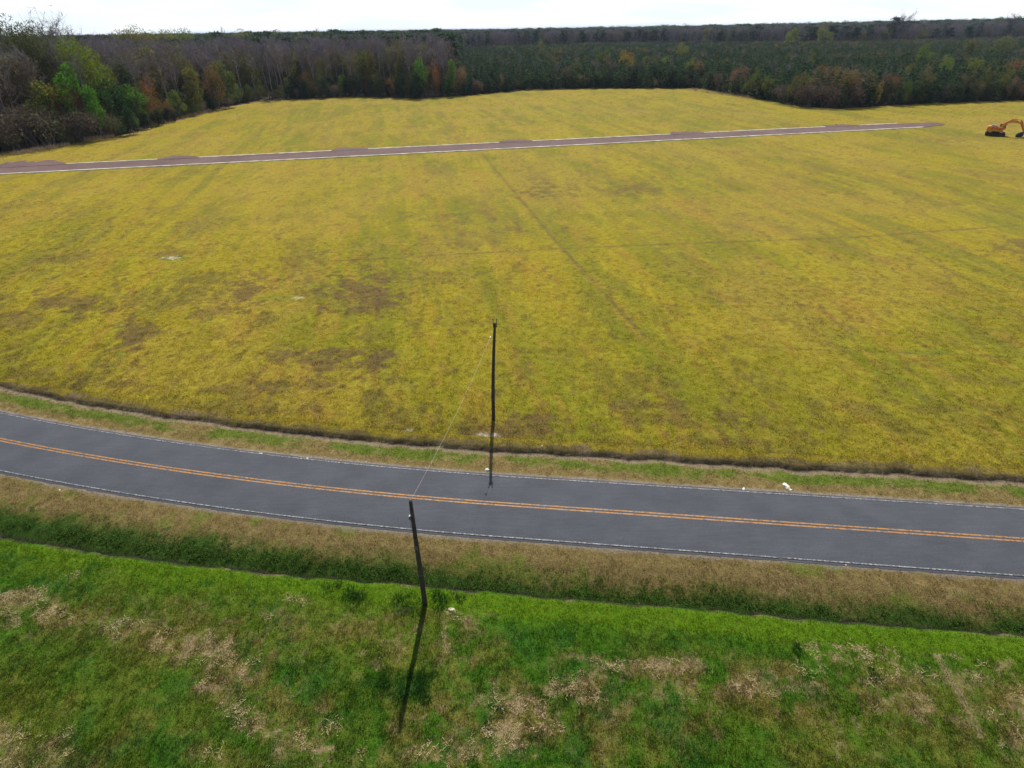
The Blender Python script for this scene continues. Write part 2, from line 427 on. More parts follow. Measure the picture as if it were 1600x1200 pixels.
BARE = [(30,940,60,20,1),(75,960,40,16,.9),(8,950,30,18,.9),(150,975,70,14,.5),(215,985,50,14,.5),(255,1007,28,14,.8),(300,1012,40,22,.8),(340,1022,26,26,1),(378,1045,20,16,1),(330,1071,24,10,.8),(355,1095,22,14,.6),
        (372,1105,26,12,.6),(405,1133,32,14,1),(430,1150,24,12,.9),(487,1165,40,18,1),(520,1180,30,14,.9),(505,1140,20,10,.5),(20,1170,60,26,.55),(120,1185,60,14,.5),(300,1180,40,12,.35),
        (931,1062,30,12,1),(925,1090,22,9,1),(865,1075,34,10,.8),(806,1097,26,14,.9),(850,1109,20,9,.8),(787,1137,44,9,1),(850,1137,26,7,.7),(800,1162,34,16,1),(655,1178,36,12,1),(725,1178,22,16,.9),(700,1160,12,6,.7),(760,1085,20,8,.5),
        (897,1025,30,6,.6),(960,1040,30,9,.5),(1034,1042,50,9,.7),(1081,1084,16,9,.8),(1060,1075,16,9,.6),(706,953,10,4,.7),(716,960,26,9,.4),(697,1003,5,22,.8),(625,1012,7,11,.8),(640,990,8,5,.6),(728,965,10,12,.6),(766,955,12,5,.5),
        (1269,1006,16,10,.6),(1350,1008,40,8,.9),(1319,1028,42,7,.8),(1352,1022,8,14,.8),(1400,1040,14,12,.9),(1372,1060,12,10,.8),(1420,1000,26,5,.5),(1475,1015,26,8,.7),(1440,1055,30,10,.5),(1569,1037,16,14,.9),(1597,1090,22,12,.9),(1520,1060,30,10,.5),
        (1162,1069,34,11,.6),(1381,1097,12,9,.7),(1428,1088,20,9,.6),(1303,1115,7,7,.7),(1312,1169,9,12,.6),(1372,1177,12,12,.6),(1540,1110,30,9,.5),(1220,1075,26,9,.5),(1430,985,12,3,.8),(1590,1160,20,20,.6),(1250,1050,40,9,.5),
        (215,985,10,6,.8),(168,892,14,3,.4),(590,898,12,2.5,.5),(350,893,18,2.2,.8),(465,937,20,6,.35),(430,960,30,8,.35),(585,1038,20,6,.5),(560,1020,14,6,.4),(110,900,20,4,.3)]
def paint_near(x, y):
    t = -tdist(x, y); n = len(x); b = -near_ditch(x)
    c = np.tile(np.array(C_LUSH), (n, 1))
    f1 = fbm(x*.16, y*.16, 81, 5, .6); f2 = fbm(x*.7, y*.7, 82, 5, .7); f3 = fbm(x*1.8, y*1.8, 83, 4, .7)
    c = mixc(c, (.095, .135, .012), sstep(.42, .62, f1)*.8)
    c = mixc(c, (.13, .125, .02), sstep(.50, .66, fbm(x*.3, y*.3, 87, 5, .65))*.3)
    # brighter mown strip along the ditch
    k = t-b+(f2-.5)*1.6
    c = mixc(c, C_BRIGHT, sstep(3.6, 1.0, k)*.85)
    # worn brown belt parallel to the road on the right, and a band across the left
    wr = sstep(5, 14, x)*sstep(3.2, 4.6, k)*sstep(7.6+.02*x, 6.2, k)
    wl = blob(x, y, 180, 975, 300, 40, .8)*.5 + blob(x, y, 420, 1080, 110, 90, 1.0)*.6 + blob(x, y, 800, 1130, 240, 60, 1.1)*.7
    wl = wl + blob(x, y, 930, 1050, 200, 35, 1.0)*.7 + blob(x, y, 560, 965, 90, 30, 1.)*.4 + blob(x, y, 680, 975, 90, 50, 1.)*.5 + blob(x, y, 60, 1180, 150, 50, 1.)*.7
    c = mixc(c, C_STUB, np.clip((wr*.65+wl*.75)*sstep(.40, .60, f2), 0, .8))
    c = mixc(c, (.17, .15, .03), sstep(.52, .66, f2)*.5*sstep(3, 5, k))
    c = mixc(c, (.24, .17, .09), np.clip(wr+wl, 0, 1)*sstep(.54, .66, f3)*.7)
    bw = np.zeros(n)
    for px, py, rx, ry, q in BARE:
        bw = np.maximum(bw, blob(x, y, px, py, rx*.95, ry*1.05, 1.9)*q*(.8 if px < 250 else 1))
    c = mixc(c, (.19, .135, .05), np.clip(bw*1.2, 0, 1)*.6*sstep(.30, .5, f2))
    c = mixc(c, C_BARE, bw*sstep(.44, .62, fbm(x*2.6, y*2.6, 86, 4, .8))*.85)
    c = mixc(c, C_BARE, line_w(x, y, [(1465,1022),(1498,1080),(1531,1147)], .32, 84, .3)*.85*sstep(.2, .5, f3))
    # dark taller clumps
    for px, py, rx, ry, q in [(543,931,20,5,.9),(525,912,8,3,.8),(640,1070,42,20,.75),(690,935,30,8,.6),(632,945,22,10,.8),(575,1068,30,9,.6),(500,1060,50,8,.3),(820,985,50,8,.35),(1000,1000,80,8,.3)]:
        c = mixc(c, (.026, .085, .014), blob(x, y, px, py, rx, ry, 1.2)*q*.8)
    c = mixc(c, (.03, .10, .012), sstep(.56, .70, fbm(x*.5, y*.5, 85, 5, .7))*.6*(1-np.clip(bw, 0, 1)))
    return c, bw

def strip(name, xs, ts, painter, mat, skirt=(True, True), dens=None, kind='structure', clip=False, xmap=None):
    T = list(ts)
    T0 = ([ts[0]-.3] if skirt[0] else []) + T + ([ts[-1]+.3] if skirt[1] else [])
    X, Tg = np.meshgrid(xs, T0)
    if xmap is not None: X = xmap(X, Tg)
    x, t = X.ravel(), Tg.ravel()
    y = xt(x, t); z = relief(x, t)
    Z = z.reshape(X.shape)
    if skirt[0]: Z[0] -= .12
    if skirt[1]: Z[-1] -= .12
    nr, nc = X.shape
    idx = np.arange(nr*nc).reshape(nr, nc)
    F = np.stack([idx[:-1, :-1], idx[:-1, 1:], idx[1:, 1:], idx[1:, :-1]], -1).reshape(-1, 4)
    if clip:
        cx, cy = x[F].mean(1), y[F].mean(1)
        keep = inside(cx, cy) | (edge_dist(cx, cy) < 7)
        F = F[keep]
    V = np.stack([x, y, Z.ravel()], -1)
    me = mesh_from(name, V, F, [mat], True)
    r = painter(x, y); c, extra = r if isinstance(r, tuple) else (r, None)
    a = me.attributes.new('cover', 'FLOAT_COLOR', 'POINT')
    a.data.foreach_set('color', np.concatenate([c, np.ones((len(c), 1))], 1).astype(np.float32).ravel())
    if extra is not None:
        a = me.attributes.new('bare', 'FLOAT', 'POINT'); a.data.foreach_set('value', (26*np.clip(extra*1.2+.04, 0, 1)*(extra > .01)*(np.abs(x) < 48)*sstep(.34, .70, fbm(x*2.2, y*2.2, 86, 4, .8))).astype(np.float32))
    if dens is not None:
        d = dens(x, y, t, extra)
        a = me.attributes.new('dens', 'FLOAT', 'POINT'); a.data.foreach_set('value', d.astype(np.float32))
    return obj(name, me, kind=kind)

XN = np.concatenate([np.linspace(-150, -62, 45)[:-1], np.linspace(-62, 60, 620), np.linspace(60, 150, 45)[1:]])
def d_near(x, y, t, bw):
    return 22*(1-.6*bw)*(np.abs(x) < 48)*(.4+1.2*fbm(x*.9, y*.9, 88, 3))
def d_vnear(x, y, t, _):
    r = -near_ditch(x)+t
    g = np.interp(near_ditch(x)-t, [-3.6, -2.4, -1.5, -.2, .1, .5], [14, 16, 20, 26, 10, 26])
    return g*(np.abs(x) < 62)*(np.abs(t) > 3.75)
def d_vfar(x, y, t, _):
    return np.interp(t-far_ditch(x), [-3.2, -2, -.8, -.2, .2, .5, 1], [12, 18, 14, 3, 14, 22, 14])*(np.abs(x) < 75)*(np.abs(t) > 3.75)
def d_field(x, y, t, _):
    return np.interp(t, [8.4, 10, 20, 45, 70], [16, 9, 5, 2.5, 0])

near_field = strip('near_field', XN, np.arange(-32, -9.6+.01, .2), paint_near, M_near, dens=d_near)
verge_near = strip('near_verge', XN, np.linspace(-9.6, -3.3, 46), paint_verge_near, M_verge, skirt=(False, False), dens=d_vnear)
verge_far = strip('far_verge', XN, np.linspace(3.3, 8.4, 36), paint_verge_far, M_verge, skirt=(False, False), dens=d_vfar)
tf = [8.4]
while tf[-1] < 400:
    d_ = tf[-1]+33; tf.append(tf[-1]+max(.16, d_*d_/(31*576)*.62))
U = np.linspace(-1, 1, 880)
def wedge(u, t):
    base = 60+np.maximum(t, 8)*1.15
    return u*base*np.where(np.abs(u) > .9, 1+(np.abs(u)-.9)*8, 1)
field = strip('field', U, tf, paint_far, M_field, skirt=(True, False), dens=d_field, clip=True, xmap=wedge)

# base ground sheet out to the horizon
gx = np.concatenate([-np.geomspace(14000, 170, 30), np.linspace(-165, 165, 34), np.geomspace(170, 14000, 30)])
gy = np.concatenate([-np.geomspace(4000, 60, 10), np.linspace(-55, 130, 38), np.geomspace(135, 16000, 36)])
GX, GY = np.meshgrid(gx, gy)
GZ = np.where((GY < 95) & (np.abs(GX) < 175), -1.6, -0.12)
idx = np.arange(GX.size).reshape(GX.shape)
F = np.stack([idx[:-1, :-1], idx[:-1, 1:], idx[1:, 1:], idx[1:, :-1]], -1).reshape(-1, 4)
M_floor = simple('forest_floor', (.065, .050, .036), .95, 0, .35, .4)
obj('ground', mesh_from('ground', np.stack([GX.ravel(), GY.ravel(), GZ.ravel()], -1), F, [M_floor]), kind='structure')

# ------------------------------------------------------------------ asphalt road and markings
def ribbon(name, xs, t0, t1, z, mat, nt=2, crown=0.0, jag=None, kind='structure', gap=None, edge_drop=0):
    ts = np.linspace(0, 1, nt); V, F = [], []
    xs = np.asarray(xs, float)
    a = t0+(jag(xs, 1) if jag else 0)*np.ones_like(xs); b = t1+(jag(xs, 2) if jag else 0)*np.ones_like(xs)
    for k in ts:
        t = a*(1-k)+b*k
        # offset along the true normal
        m = slope(xs); nx, ny = -m/nrm(xs), 1/nrm(xs)
        X = xs+nx*t; Y = yc(xs)+ny*t
        Z = z - crown*(t/3.5)**2 - (edge_drop if k in (0, 1) else 0)
        V.append(np.stack([X, Y, Z*np.ones_like(X)], -1))
    V = np.concatenate(V); n = len(xs)
    idx = np.arange(nt*n).reshape(nt, n)
    F = np.stack([idx[:-1, :-1], idx[:-1, 1:], idx[1:, 1:], idx[1:, :-1]], -1)
    if gap is not None:
        F = F[:, ~gap(xs[:-1])]
    return mesh_from(name, V, F.reshape(-1, 4), [mat], True)

# asphalt
m, nt, b, _ = new_mat('asphalt'); L = nt.links
tcn = nd(nt, 'ShaderNodeTexCoord')
n1 = nd(nt, 'ShaderNodeTexNoise', Scale=22.0, Detail=6.0, Roughness=.8); n2 = nd(nt, 'ShaderNodeTexNoise', Scale=.35, Detail=5.0)
mp = nd(nt, 'ShaderNodeMapping'); mp.inputs['Rotation'].default_value = (0, 0, math.radians(7)); mp.inputs['Scale'].default_value = (.35, 3.2, 1)
n3 = nd(nt, 'ShaderNodeTexNoise', Scale=1.6, Detail=5.0, Roughness=.65)
for q in (n1, n2): L.new(tcn.outputs['Object'], q.inputs['Vector'])
L.new(tcn.outputs['Object'], mp.inputs['Vector']); L.new(mp.outputs[0], n3.inputs['Vector'])
r1 = nd(nt, 'ShaderNodeMapRange'); r1.inputs['From Min'].default_value = .3; r1.inputs['From Max'].default_value = .7
r1.inputs['To Min'].default_value = .45; r1.inputs['To Max'].default_value = 1.55; L.new(n1.outputs['Fac'], r1.inputs['Value'])
r3 = nd(nt, 'ShaderNodeMapRange'); r3.inputs['From Min'].default_value = .35; r3.inputs['From Max'].default_value = .65
r3.inputs['To Min'].default_value = .92; r3.inputs['To Max'].default_value = 1.10; L.new(n3.outputs['Fac'], r3.inputs['Value'])
r2 = nd(nt, 'ShaderNodeMapRange'); r2.inputs['From Min'].default_value = .35; r2.inputs['From Max'].default_value = .65
r2.inputs['To Min'].default_value = .9; r2.inputs['To Max'].default_value = 1.12; L.new(n2.outputs['Fac'], r2.inputs['Value'])
mu = nd(nt, 'ShaderNodeMath', operation='MULTIPLY'); L.new(r1.outputs[0], mu.inputs[0]); L.new(r3.outputs[0], mu.inputs[1])
mu2 = nd(nt, 'ShaderNodeMath', operation='MULTIPLY'); L.new(mu.outputs[0], mu2.inputs[0]); L.new(r2.outputs[0], mu2.inputs[1])
vm = nd(nt, 'ShaderNodeVectorMath', operation='SCALE'); vm.inputs[0].default_value = (.066, .069, .082)
L.new(mu2.outputs[0], vm.inputs['Scale']); L.new(vm.outputs[0], b.inputs['Base Color'])
b.inputs['Roughness'].default_value = .85; b.inputs['Specular IOR Level'].default_value = .25
bp = nd(nt, 'ShaderNodeBump', Strength=.35, Distance=.01); L.new(n1.outputs['Fac'], bp.inputs['Height']); L.new(bp.outputs[0], b.inputs['Normal'])
M_asph = m
def paint_mat(name, col, wear):
    m, nt, b, out = new_mat(name); L = nt.links
    tcn = nd(nt, 'ShaderNodeTexCoord'); no = nd(nt, 'ShaderNodeTexNoise', Scale=5.0, Detail=7.0, Roughness=.8)
    L.new(tcn.outputs['Object'], no.inputs['Vector'])
    mr = nd(nt, 'ShaderNodeMapRange'); mr.inputs['From Min'].default_value = wear-.06; mr.inputs['From Max'].default_value = wear+.09
    L.new(no.outputs['Fac'], mr.inputs['Value'])
    mx = nd(nt, 'ShaderNodeMixRGB'); mx.inputs['Color1'].default_value = (.06, .058, .06, 1); mx.inputs['Color2'].default_value = (*col, 1)
    L.new(mr.outputs[0], mx.inputs['Fac']); L.new(mx.outputs[0], b.inputs['Base Color'])
    b.inputs['Roughness'].default_value = .7
    return m
M_white = paint_mat('white_road_paint', (.36, .36, .37), .505)
M_yellow = paint_mat('yellow_road_paint', (.44, .195, .03), .45)
XR = np.concatenate([np.linspace(-150, -62, 60)[:-1], np.linspace(-62, 60, 500), np.linspace(60, 150, 30)[1:]])
def jag(xs, k):
    s_ = -1 if k == 1 else 1
    return s_*(.10*(fbm(xs*1.3, xs*0+k*7, 21+k, 4, .8)-.5)*2)
road = obj('road', ribbon('road', XR, -3.52, 3.52, .06, M_asph, 15, .05, jag, edge_drop=.05), kind='structure')
def line(name, t0, t1, gap=None, mat=None):
    o = obj(name, ribbon(name, XR, t0, t1, .066, mat, 2, .05, gap=gap), kind='structure'); return o
line('edge_line', 3.20, 3.30, None, M_white)
line('edge_line', -3.32, -3.22, lambda x: (fbm(x*.9, x*0+4, 23, 3, .7) > .74) & (x > -2), M_white)
line('centre_line', .08, .21, None, M_yellow)
line('centre_line', -.21, -.08, None, M_yellow)

# ------------------------------------------------------------------ subdivision street under construction
def gravel_mat():
    m, nt, b, _ = new_mat('gravel'); L = nt.links
    tcn = nd(nt, 'ShaderNodeTexCoord'); n1 = nd(nt, 'ShaderNodeTexNoise', Scale=1.8, Detail=8.0, Roughness=.8); n2 = nd(nt, 'ShaderNodeTexNoise', Scale=.12, Detail=4.0)
    for q in (n1, n2): L.new(tcn.outputs['Object'], q.inputs['Vector'])
    cr = nd(nt, 'ShaderNodeValToRGB'); e = cr.color_ramp.elements
    e[0].position = .3; e[0].color = (.085, .052, .050, 1); e[1].position = .72; e[1].color = (.23, .155, .145, 1)
    ad = nd(nt, 'ShaderNodeMath', operation='MULTIPLY_ADD'); ad.inputs[1].default_value = .7; L.new(n1.outputs['Fac'], ad.inputs[0])
    mm = nd(nt, 'ShaderNodeMath', operation='MULTIPLY'); mm.inputs[1].default_value = .3; L.new(n2.outputs['Fac'], mm.inputs[0]); L.new(mm.outputs[0], ad.inputs[2])
    L.new(ad.outputs[0], cr.inputs[0]); L.new(cr.outputs[0], b.inputs['Base Color'])
    b.inputs['Roughness'].default_value = .95; b.inputs['Specular IOR Level'].default_value = .1
    bp = nd(nt, 'ShaderNodeBump', Strength=.6, Distance=.08); L.new(n1.outputs['Fac'], bp.inputs['Height']); L.new(bp.outputs[0], b.inputs['Normal'])
    return m
M_grav = gravel_mat()
M_kerb = simple('new_concrete', (.46, .42, .32), .85, 0, .4, .5)
KN = [at(*p) for p in [(0,273.5),(219,262.5),(437,251),(700,238.5),(800,232.5),(1050,220),(1200,212.5),(1350,205),(1440,199.5)]]
KF_px = [(-30,263.5),(103,257.4),(245,251),(311,246.8),(518,237),(575,233.5),(700,228),(780,224),(832,221.3),(1048,211),(1100,208.5),(1290,199.5),(1342,197),(1400,193.6),(1440,192.2),(1478,191)]
KF = [at(*p) for p in KF_px]
A = np.vstack([np.array(KN), np.array(KF)])
ku = np.array([p @ UX for p in KN]); kv = np.array([p @ VX for p in KN])
fu = np.array([p @ UX for p in KF]); fv = np.array([p @ VX for p in KF])
pn, pf = np.polyfit(ku, kv, 2), np.polyfit(fu[1:-2], fv[1:-2], 2)
def uv(u, v): return UX*u+VX*v
def sheet(name, loop_uv, z, mat, kind='structure'):
    V = [(*uv(u, v), z) for u, v in loop_uv]; me = mesh_from(name, V, [tuple(range(len(V)))], [mat]); return obj(name, me, kind=kind)
u0, u1 = ku[0]-60, ku[-1]+13
us = np.linspace(u0, u1, 150)
rag = (fbm(us*.4, us*0, 26, 4, .7)-.5)
endt = np.clip((us-ku[-1]-2)/11, 0, 1)
lo = np.polyval(pn, us)+.2+endt*3.6+rag*endt*2; hi = np.polyval(pf, us)-.2-endt*1.6-rag*endt
hi = np.maximum(hi, lo+.05)
V = [(*uv(a, q), .17-.05*abs(2*k-1)) for k, qq in ((0, lo), (.5, (lo+hi)/2), (1, hi)) for a, q in zip(us, qq)]
idx = np.arange(3*150).reshape(3, 150)
F = np.stack([idx[:-1, :-1], idx[:-1, 1:], idx[1:, 1:], idx[1:, :-1]], -1).reshape(-1, 4)
obj('gravel_street', mesh_from('gravel_street', np.array(V)+np.array([0, 0, .06]), F, [M_grav], True), kind='structure')
def kerb(name, pts):
    mb = MB()
    P = [Vector((p[0], p[1], 0)) for p in pts]; V, Fc = [], []
    for i, p in enumerate(P):
        d = (P[min(i+1, len(P)-1)]-P[max(i-1, 0)]).normalized(); nn = Vector((-d.y, d.x, 0))
        for o_, z in ((-.42, .0), (-.38, .30), (.38, .34), (.42, .0)): V.append(p+nn*o_+Vector((0, 0, z)))
    for i in range(len(P)-1):
        for k in range(3): Fc.append((i*4+k, i*4+k+1, i*4+k+5, i*4+k+4))
    Fc += [(0, 1, 2, 3), tuple(len(V)-4+k for k in (3, 2, 1, 0))]
    mb.add(V, Fc); me = mb.mesh(name, [M_kerb]); return obj(name, me, kind='structure')
def kline(p, a, b): return [uv(u, np.polyval(p, u)) for u in np.linspace(a, b, max(2, int((b-a)/6)))]
kerb('kerb', kline(pn, u0, ku[-1]))
for i, j in ((1, 2), (3, 4), (6, 7), (8, 9), (10, 11), (12, 13)):
    pass
def fu_at(px):  # station of the far kerb below photo column px
    py = np.interp(px, [p[0] for p in KF_px], [p[1] for p in KF_px]); return at(px, py) @ UX
for a, b_ in ((103, 245), (311, 518), (575, 780), (832, 1048), (1100, 1290), (1342, 1400)):
    kerb('kerb', kline(pf, fu_at(a), fu_at(b_)))
# gravel driveway aprons that bulge out through the kerb gaps
for k, (a, b_, dep) in enumerate(((-30, 100, 9), (247, 309, 5.0), (520, 573, 5.5), (782, 830, 5.0), (1050, 1098, 5.5), (1292, 1340, 5))):
    ua, ub = fu_at(a), fu_at(b_)
    rr = np.random.default_rng(60+k); n = 22; top = []
    for q in np.linspace(0, 1, n):
        u = ua-.8+(ub-ua+1.8)*q; h_ = dep*(min(1, 4.5*q, 3.2*(1-q))**.6)*(.62+.5*rr.random())
        top.append((u, np.polyval(pf, u)+max(.05, h_)))
    loop = [(ua-.8, np.polyval(pf, ua)-.8)] + [(ub+1, np.polyval(pf, ub)-.8)] + top[::-1]
    V = [(*uv(u, v), .245 if i < 2 else .15) for i, (u, v) in enumerate(loop)]
    V.append((*uv((ua+ub)/2, np.polyval(pf, (ua+ub)/2)+dep*.35), .30))
    c_ = len(V)-1; Fc = [(i, (i+1) % (len(V)-1), c_) for i in range(len(V)-1)]
    obj('gravel_apron', mesh_from('gravel_apron', V, Fc, [M_grav]), kind='structure')

# ------------------------------------------------------------------ grass (geometry nodes on the ground sheets)
def blade_clump(name, n, rad, h, w, lean=.5, seed=0):
    rr = np.random.default_rng(seed); V, F = [], []
    for i in range(n):
        a, r = rr.random()*6.283, rad*math.sqrt(rr.random()); b_ = rr.random()*6.283
        px, py = r*math.cos(a), r*math.sin(a); hh = h*(.55+.6*rr.random()); ww = w*(.7+.6*rr.random())
        lx, ly = (math.cos(a)*r/rad*lean+.25*rr.normal())*hh, (math.sin(a)*r/rad*lean+.25*rr.normal())*hh
        dx, dy = math.cos(b_)*ww, math.sin(b_)*ww; k = len(V)
        V += [(px-dx, py-dy, -.02), (px+dx, py+dy, -.02), (px+dx*.7+lx*.4, py+dy*.7+ly*.4, hh*.6), (px-dx*.7+lx*.4, py-dy*.7+ly*.4, hh*.6), (px+lx, py+ly, hh)]
        F += [(k, k+1, k+2, k+3), (k+3, k+2, k+4)]
    return mesh_from(name, V, F, [M_grass])
def leaf_clump(name, n, rad, h, s, seed=0):
    rr = np.random.default_rng(seed); V, F = [], []
    for i in range(n):
        a, r = rr.random()*6.283, rad*rr.random()**.6
        c = np.array([r*math.cos(a), r*math.sin(a), h*(1-(r/rad)**2*.7)*rr.random()])
        e1 = rr.normal(size=3); e1[2] *= .4; e1 /= np.linalg.norm(e1); e2 = np.cross(e1, [0, 0, 1]+rr.normal(size=3)*.5); e2 /= np.linalg.norm(e2)
        k = len(V); q = s*(.6+.8*rr.random())
        V += [tuple(c-e1*q), tuple(c-e2*q*.6), tuple(c+e1*q), tuple(c+e2*q*.6)]; F += [(k, k+1, k+2, k+3)]
    return mesh_from(name, V, F, [M_grass])
def protos(name, meshes):
    c = bpy.data.collections.new(name)
    for i, me in enumerate(meshes):
        o = bpy.data.objects.new('%s_%02d' % (name, i), me); c.objects.link(o)
    return c
def scatter(name, src, coll, label, cat, smin, smax, densmul=1.0, seed=0, dattr='dens'):
    o = bpy.data.objects.new(name, src.data); link(o); o['kind'] = 'stuff'; o['label'] = label; o['category'] = cat
    ng = bpy.data.node_groups.new(name, 'GeometryNodeTree')
    ng.interface.new_socket('Geometry', in_out='INPUT', socket_type='NodeSocketGeometry')
    ng.interface.new_socket('Geometry', in_out='OUTPUT', socket_type='NodeSocketGeometry')
    N, L = ng.nodes, ng.links
    gi, go = N.new('NodeGroupInput'), N.new('NodeGroupOutput')
    dp = N.new('GeometryNodeDistributePointsOnFaces'); dp.inputs['Seed'].default_value = seed
    na = N.new('GeometryNodeInputNamedAttribute'); na.data_type = 'FLOAT'; na.inputs[0].default_value = dattr
    mm = N.new('ShaderNodeMath'); mm.operation = 'MULTIPLY'; mm.inputs[1].default_value = densmul
    L.new(na.outputs[0], mm.inputs[0]); L.new(mm.outputs[0], dp.inputs['Density'])
    ci = N.new('GeometryNodeCollectionInfo'); ci.inputs['Collection'].default_value = coll
    ci.inputs['Separate Children'].default_value = True; ci.inputs['Reset Children'].default_value = True
    ip = N.new('GeometryNodeInstanceOnPoints'); ip.inputs['Pick Instance'].default_value = True
    rv = N.new('FunctionNodeRandomValue'); rv.data_type = 'FLOAT_VECTOR'
    rv.inputs[0].default_value = (-.15, -.15, 0); rv.inputs[1].default_value = (.15, .15, 6.28)
    rs = N.new('FunctionNodeRandomValue'); rs.data_type = 'FLOAT'
    rs.inputs[2].default_value = smin; rs.inputs[3].default_value = smax
    L.new(gi.outputs[0], dp.inputs['Mesh']); L.new(dp.outputs['Points'], ip.inputs['Points']); L.new(ci.outputs[0], ip.inputs['Instance'])
    L.new(rv.outputs[0], ip.inputs['Rotation']); L.new(rs.outputs[1], ip.inputs['Scale']); L.new(ip.outputs[0], go.inputs[0])
    md = o.modifiers.new('scatter', 'NODES'); md.node_group = ng
    return o
tuft = protos('tuft', [blade_clump('tuft', 16, .17, .13, .010, .7, s_) for s_ in range(5)])
tuft_low = protos('low_tuft', [blade_clump('low_tuft', 12, .22, .085, .013, .9, 20+s_) for s_ in range(4)])
tuft_big = protos('wide_tuft', [blade_clump('wide_tuft', 16, .30, .075, .016, 1.1, 30+s_) for s_ in range(4)])
weed = protos('weed', [leaf_clump('weed', 30, .22, .15, .036, s_) for s_ in range(4)])
scatter('grass', near_field, tuft, 'lush green and worn grass of the near field below the road ditch', 'grass', .6, 1.35, 1.0, 1)
a = near_field.data.attributes.new('lush', 'FLOAT', 'POINT'); co = np.empty(len(near_field.data.vertices)*3, dtype=np.float32); near_field.data.vertices.foreach_get('co', co); co = co.reshape(-1, 3)
a.data.foreach_set('value', (26*(np.abs(co[:, 0]) < 48)*sstep(.50, .64, fbm(co[:, 0]*.85, co[:, 1]*.85, 89, 4, .65))*sstep(-11, -14.5, tdist(co[:, 0], co[:, 1]))).astype(np.float32))
thick = protos('thick_tuft', [blade_clump('thick_tuft', 18, .16, .15, .013, .8, 70+s_) for s_ in range(4)])
scatter('grass', near_field, thick, 'longer lush grass growing in clumps over the near field', 'grass', .5, 1.15, .8, 9, 'lush')
M_straw = simple('dead_straw', (.40, .30, .165), .9, 0, .4, 9)
def straw_clump(name, n, rad, seed):
    rr = np.random.default_rng(seed); V, F = [], []
    for i in range(n):
        c = rr.normal(size=2)*rad*.5; a = rr.random()*6.283; Lg = .03+.06*rr.random(); w = .006+.006*rr.random(); z = .02+.05*rr.random(); tl_ = rr.normal()*.02
        dx, dy = math.cos(a), math.sin(a); k = len(V)
        V += [(c[0]-dx*Lg+dy*w, c[1]-dy*Lg-dx*w, z-tl_), (c[0]-dx*Lg-dy*w, c[1]-dy*Lg+dx*w, z-tl_), (c[0]+dx*Lg-dy*w, c[1]+dy*Lg+dx*w, z+tl_), (c[0]+dx*Lg+dy*w, c[1]+dy*Lg-dx*w, z+tl_)]; F.append((k, k+1, k+2, k+3))
    return mesh_from(name, V, F, [M_straw])
straw = protos('straw', [straw_clump('straw', 14, .42, 90+s_) for s_ in range(4)])
scatter('stubble', near_field, straw, 'pale dead straw lying in the worn patches of the near field', 'straw', .5, 1.3, .42, 12, 'bare')
scatter('verge_grass', verge_near, tuft_low, 'dry brown and green grass of the verge between road and near ditch', 'grass', .6, 1.3, 1.0, 2)
scatter('verge_grass', verge_far, tuft_low, 'short dry grass strip between the road and the yellow field', 'grass', .6, 1.3, 1.0, 3)
scatter('field_grass', field, tuft_big, 'yellow green cut grass covering the big field beyond the road', 'grass', .6, 1.4, 1.0, 4)
# weeds in the near ditch
wx = np.linspace(-62, 60, 400)
def d_weed(x, y, t, _):
    g = near_ditch(x)-t
    return np.interp(g+.7*sstep(5, -25, x), [-2.2, -1.6, -.9, -.3, .05, .4], [0, 1, 9, 16, 7, 0])*sstep(.36, .60, fbm(x*.5, y*.5, 66, 4, .7))*1.5*(1-.45*sstep(0, 25, x))
ws = strip('weed_bed', wx, np.linspace(-9.6, -3.6, 24), lambda x, y: np.tile(np.array([.060, .125, .014]), (len(x), 1))*(.6+.9*fbm(x*.8, y*.8, 67, 3))[:, None], M_verge, skirt=(False, False), dens=d_weed)
wsm = ws.data; bpy.data.objects.remove(ws)
class _S: data = wsm
scatter('ditch_weeds', _S, weed, 'dark leafy weeds filling the ditch between the near verge and green field', 'weeds', .6, 1.5, 1.0, 6)
# taller dark clumps of grass in the near field
mb_pts = []
for px, py, n in ((543,931,9),(525,912,4),(640,1070,26),(632,945,9),(690,936,9),(770,1128,3),(1365,1058,3),(1250,1020,3)):
    c = at(px, py)
    for i in range(n):
        s_ = .28*math.sqrt(n)/2
        mb_pts.append((c[0]+RNG.normal()*s_*1.3, c[1]+RNG.normal()*s_, .0))
pm = mesh_from('tall_grass', [(a[0]+dx, a[1]+dy, relief(np.array([a[0]]), tdist(np.array([a[0]]), np.array([a[1]])))[0]) for a in mb_pts for dx, dy in ((0, 0), (.2, 0), (0, .2))],
               np.arange(len(mb_pts)*3).reshape(-1, 3), [M_grass])
a = pm.attributes.new('cover', 'FLOAT_COLOR', 'POINT'); a.data.foreach_set('color', np.tile(np.array([.030, .10, .015, 1], dtype=np.float32), len(mb_pts)*3))
a = pm.attributes.new('dens', 'FLOAT', 'POINT'); a.data.foreach_set('value', np.full(len(mb_pts)*3, 120, dtype=np.float32))
class _T: data = pm
tall = protos('tall_tuft', [blade_clump('tall_tuft', 22, .22, .26, .014, .9, 40+s_) for s_ in range(3)])
scatter('tall_grass', _T, tall, 'dark taller grass clumps standing in the near green field', 'grass', .7, 1.3, 1.0, 7)

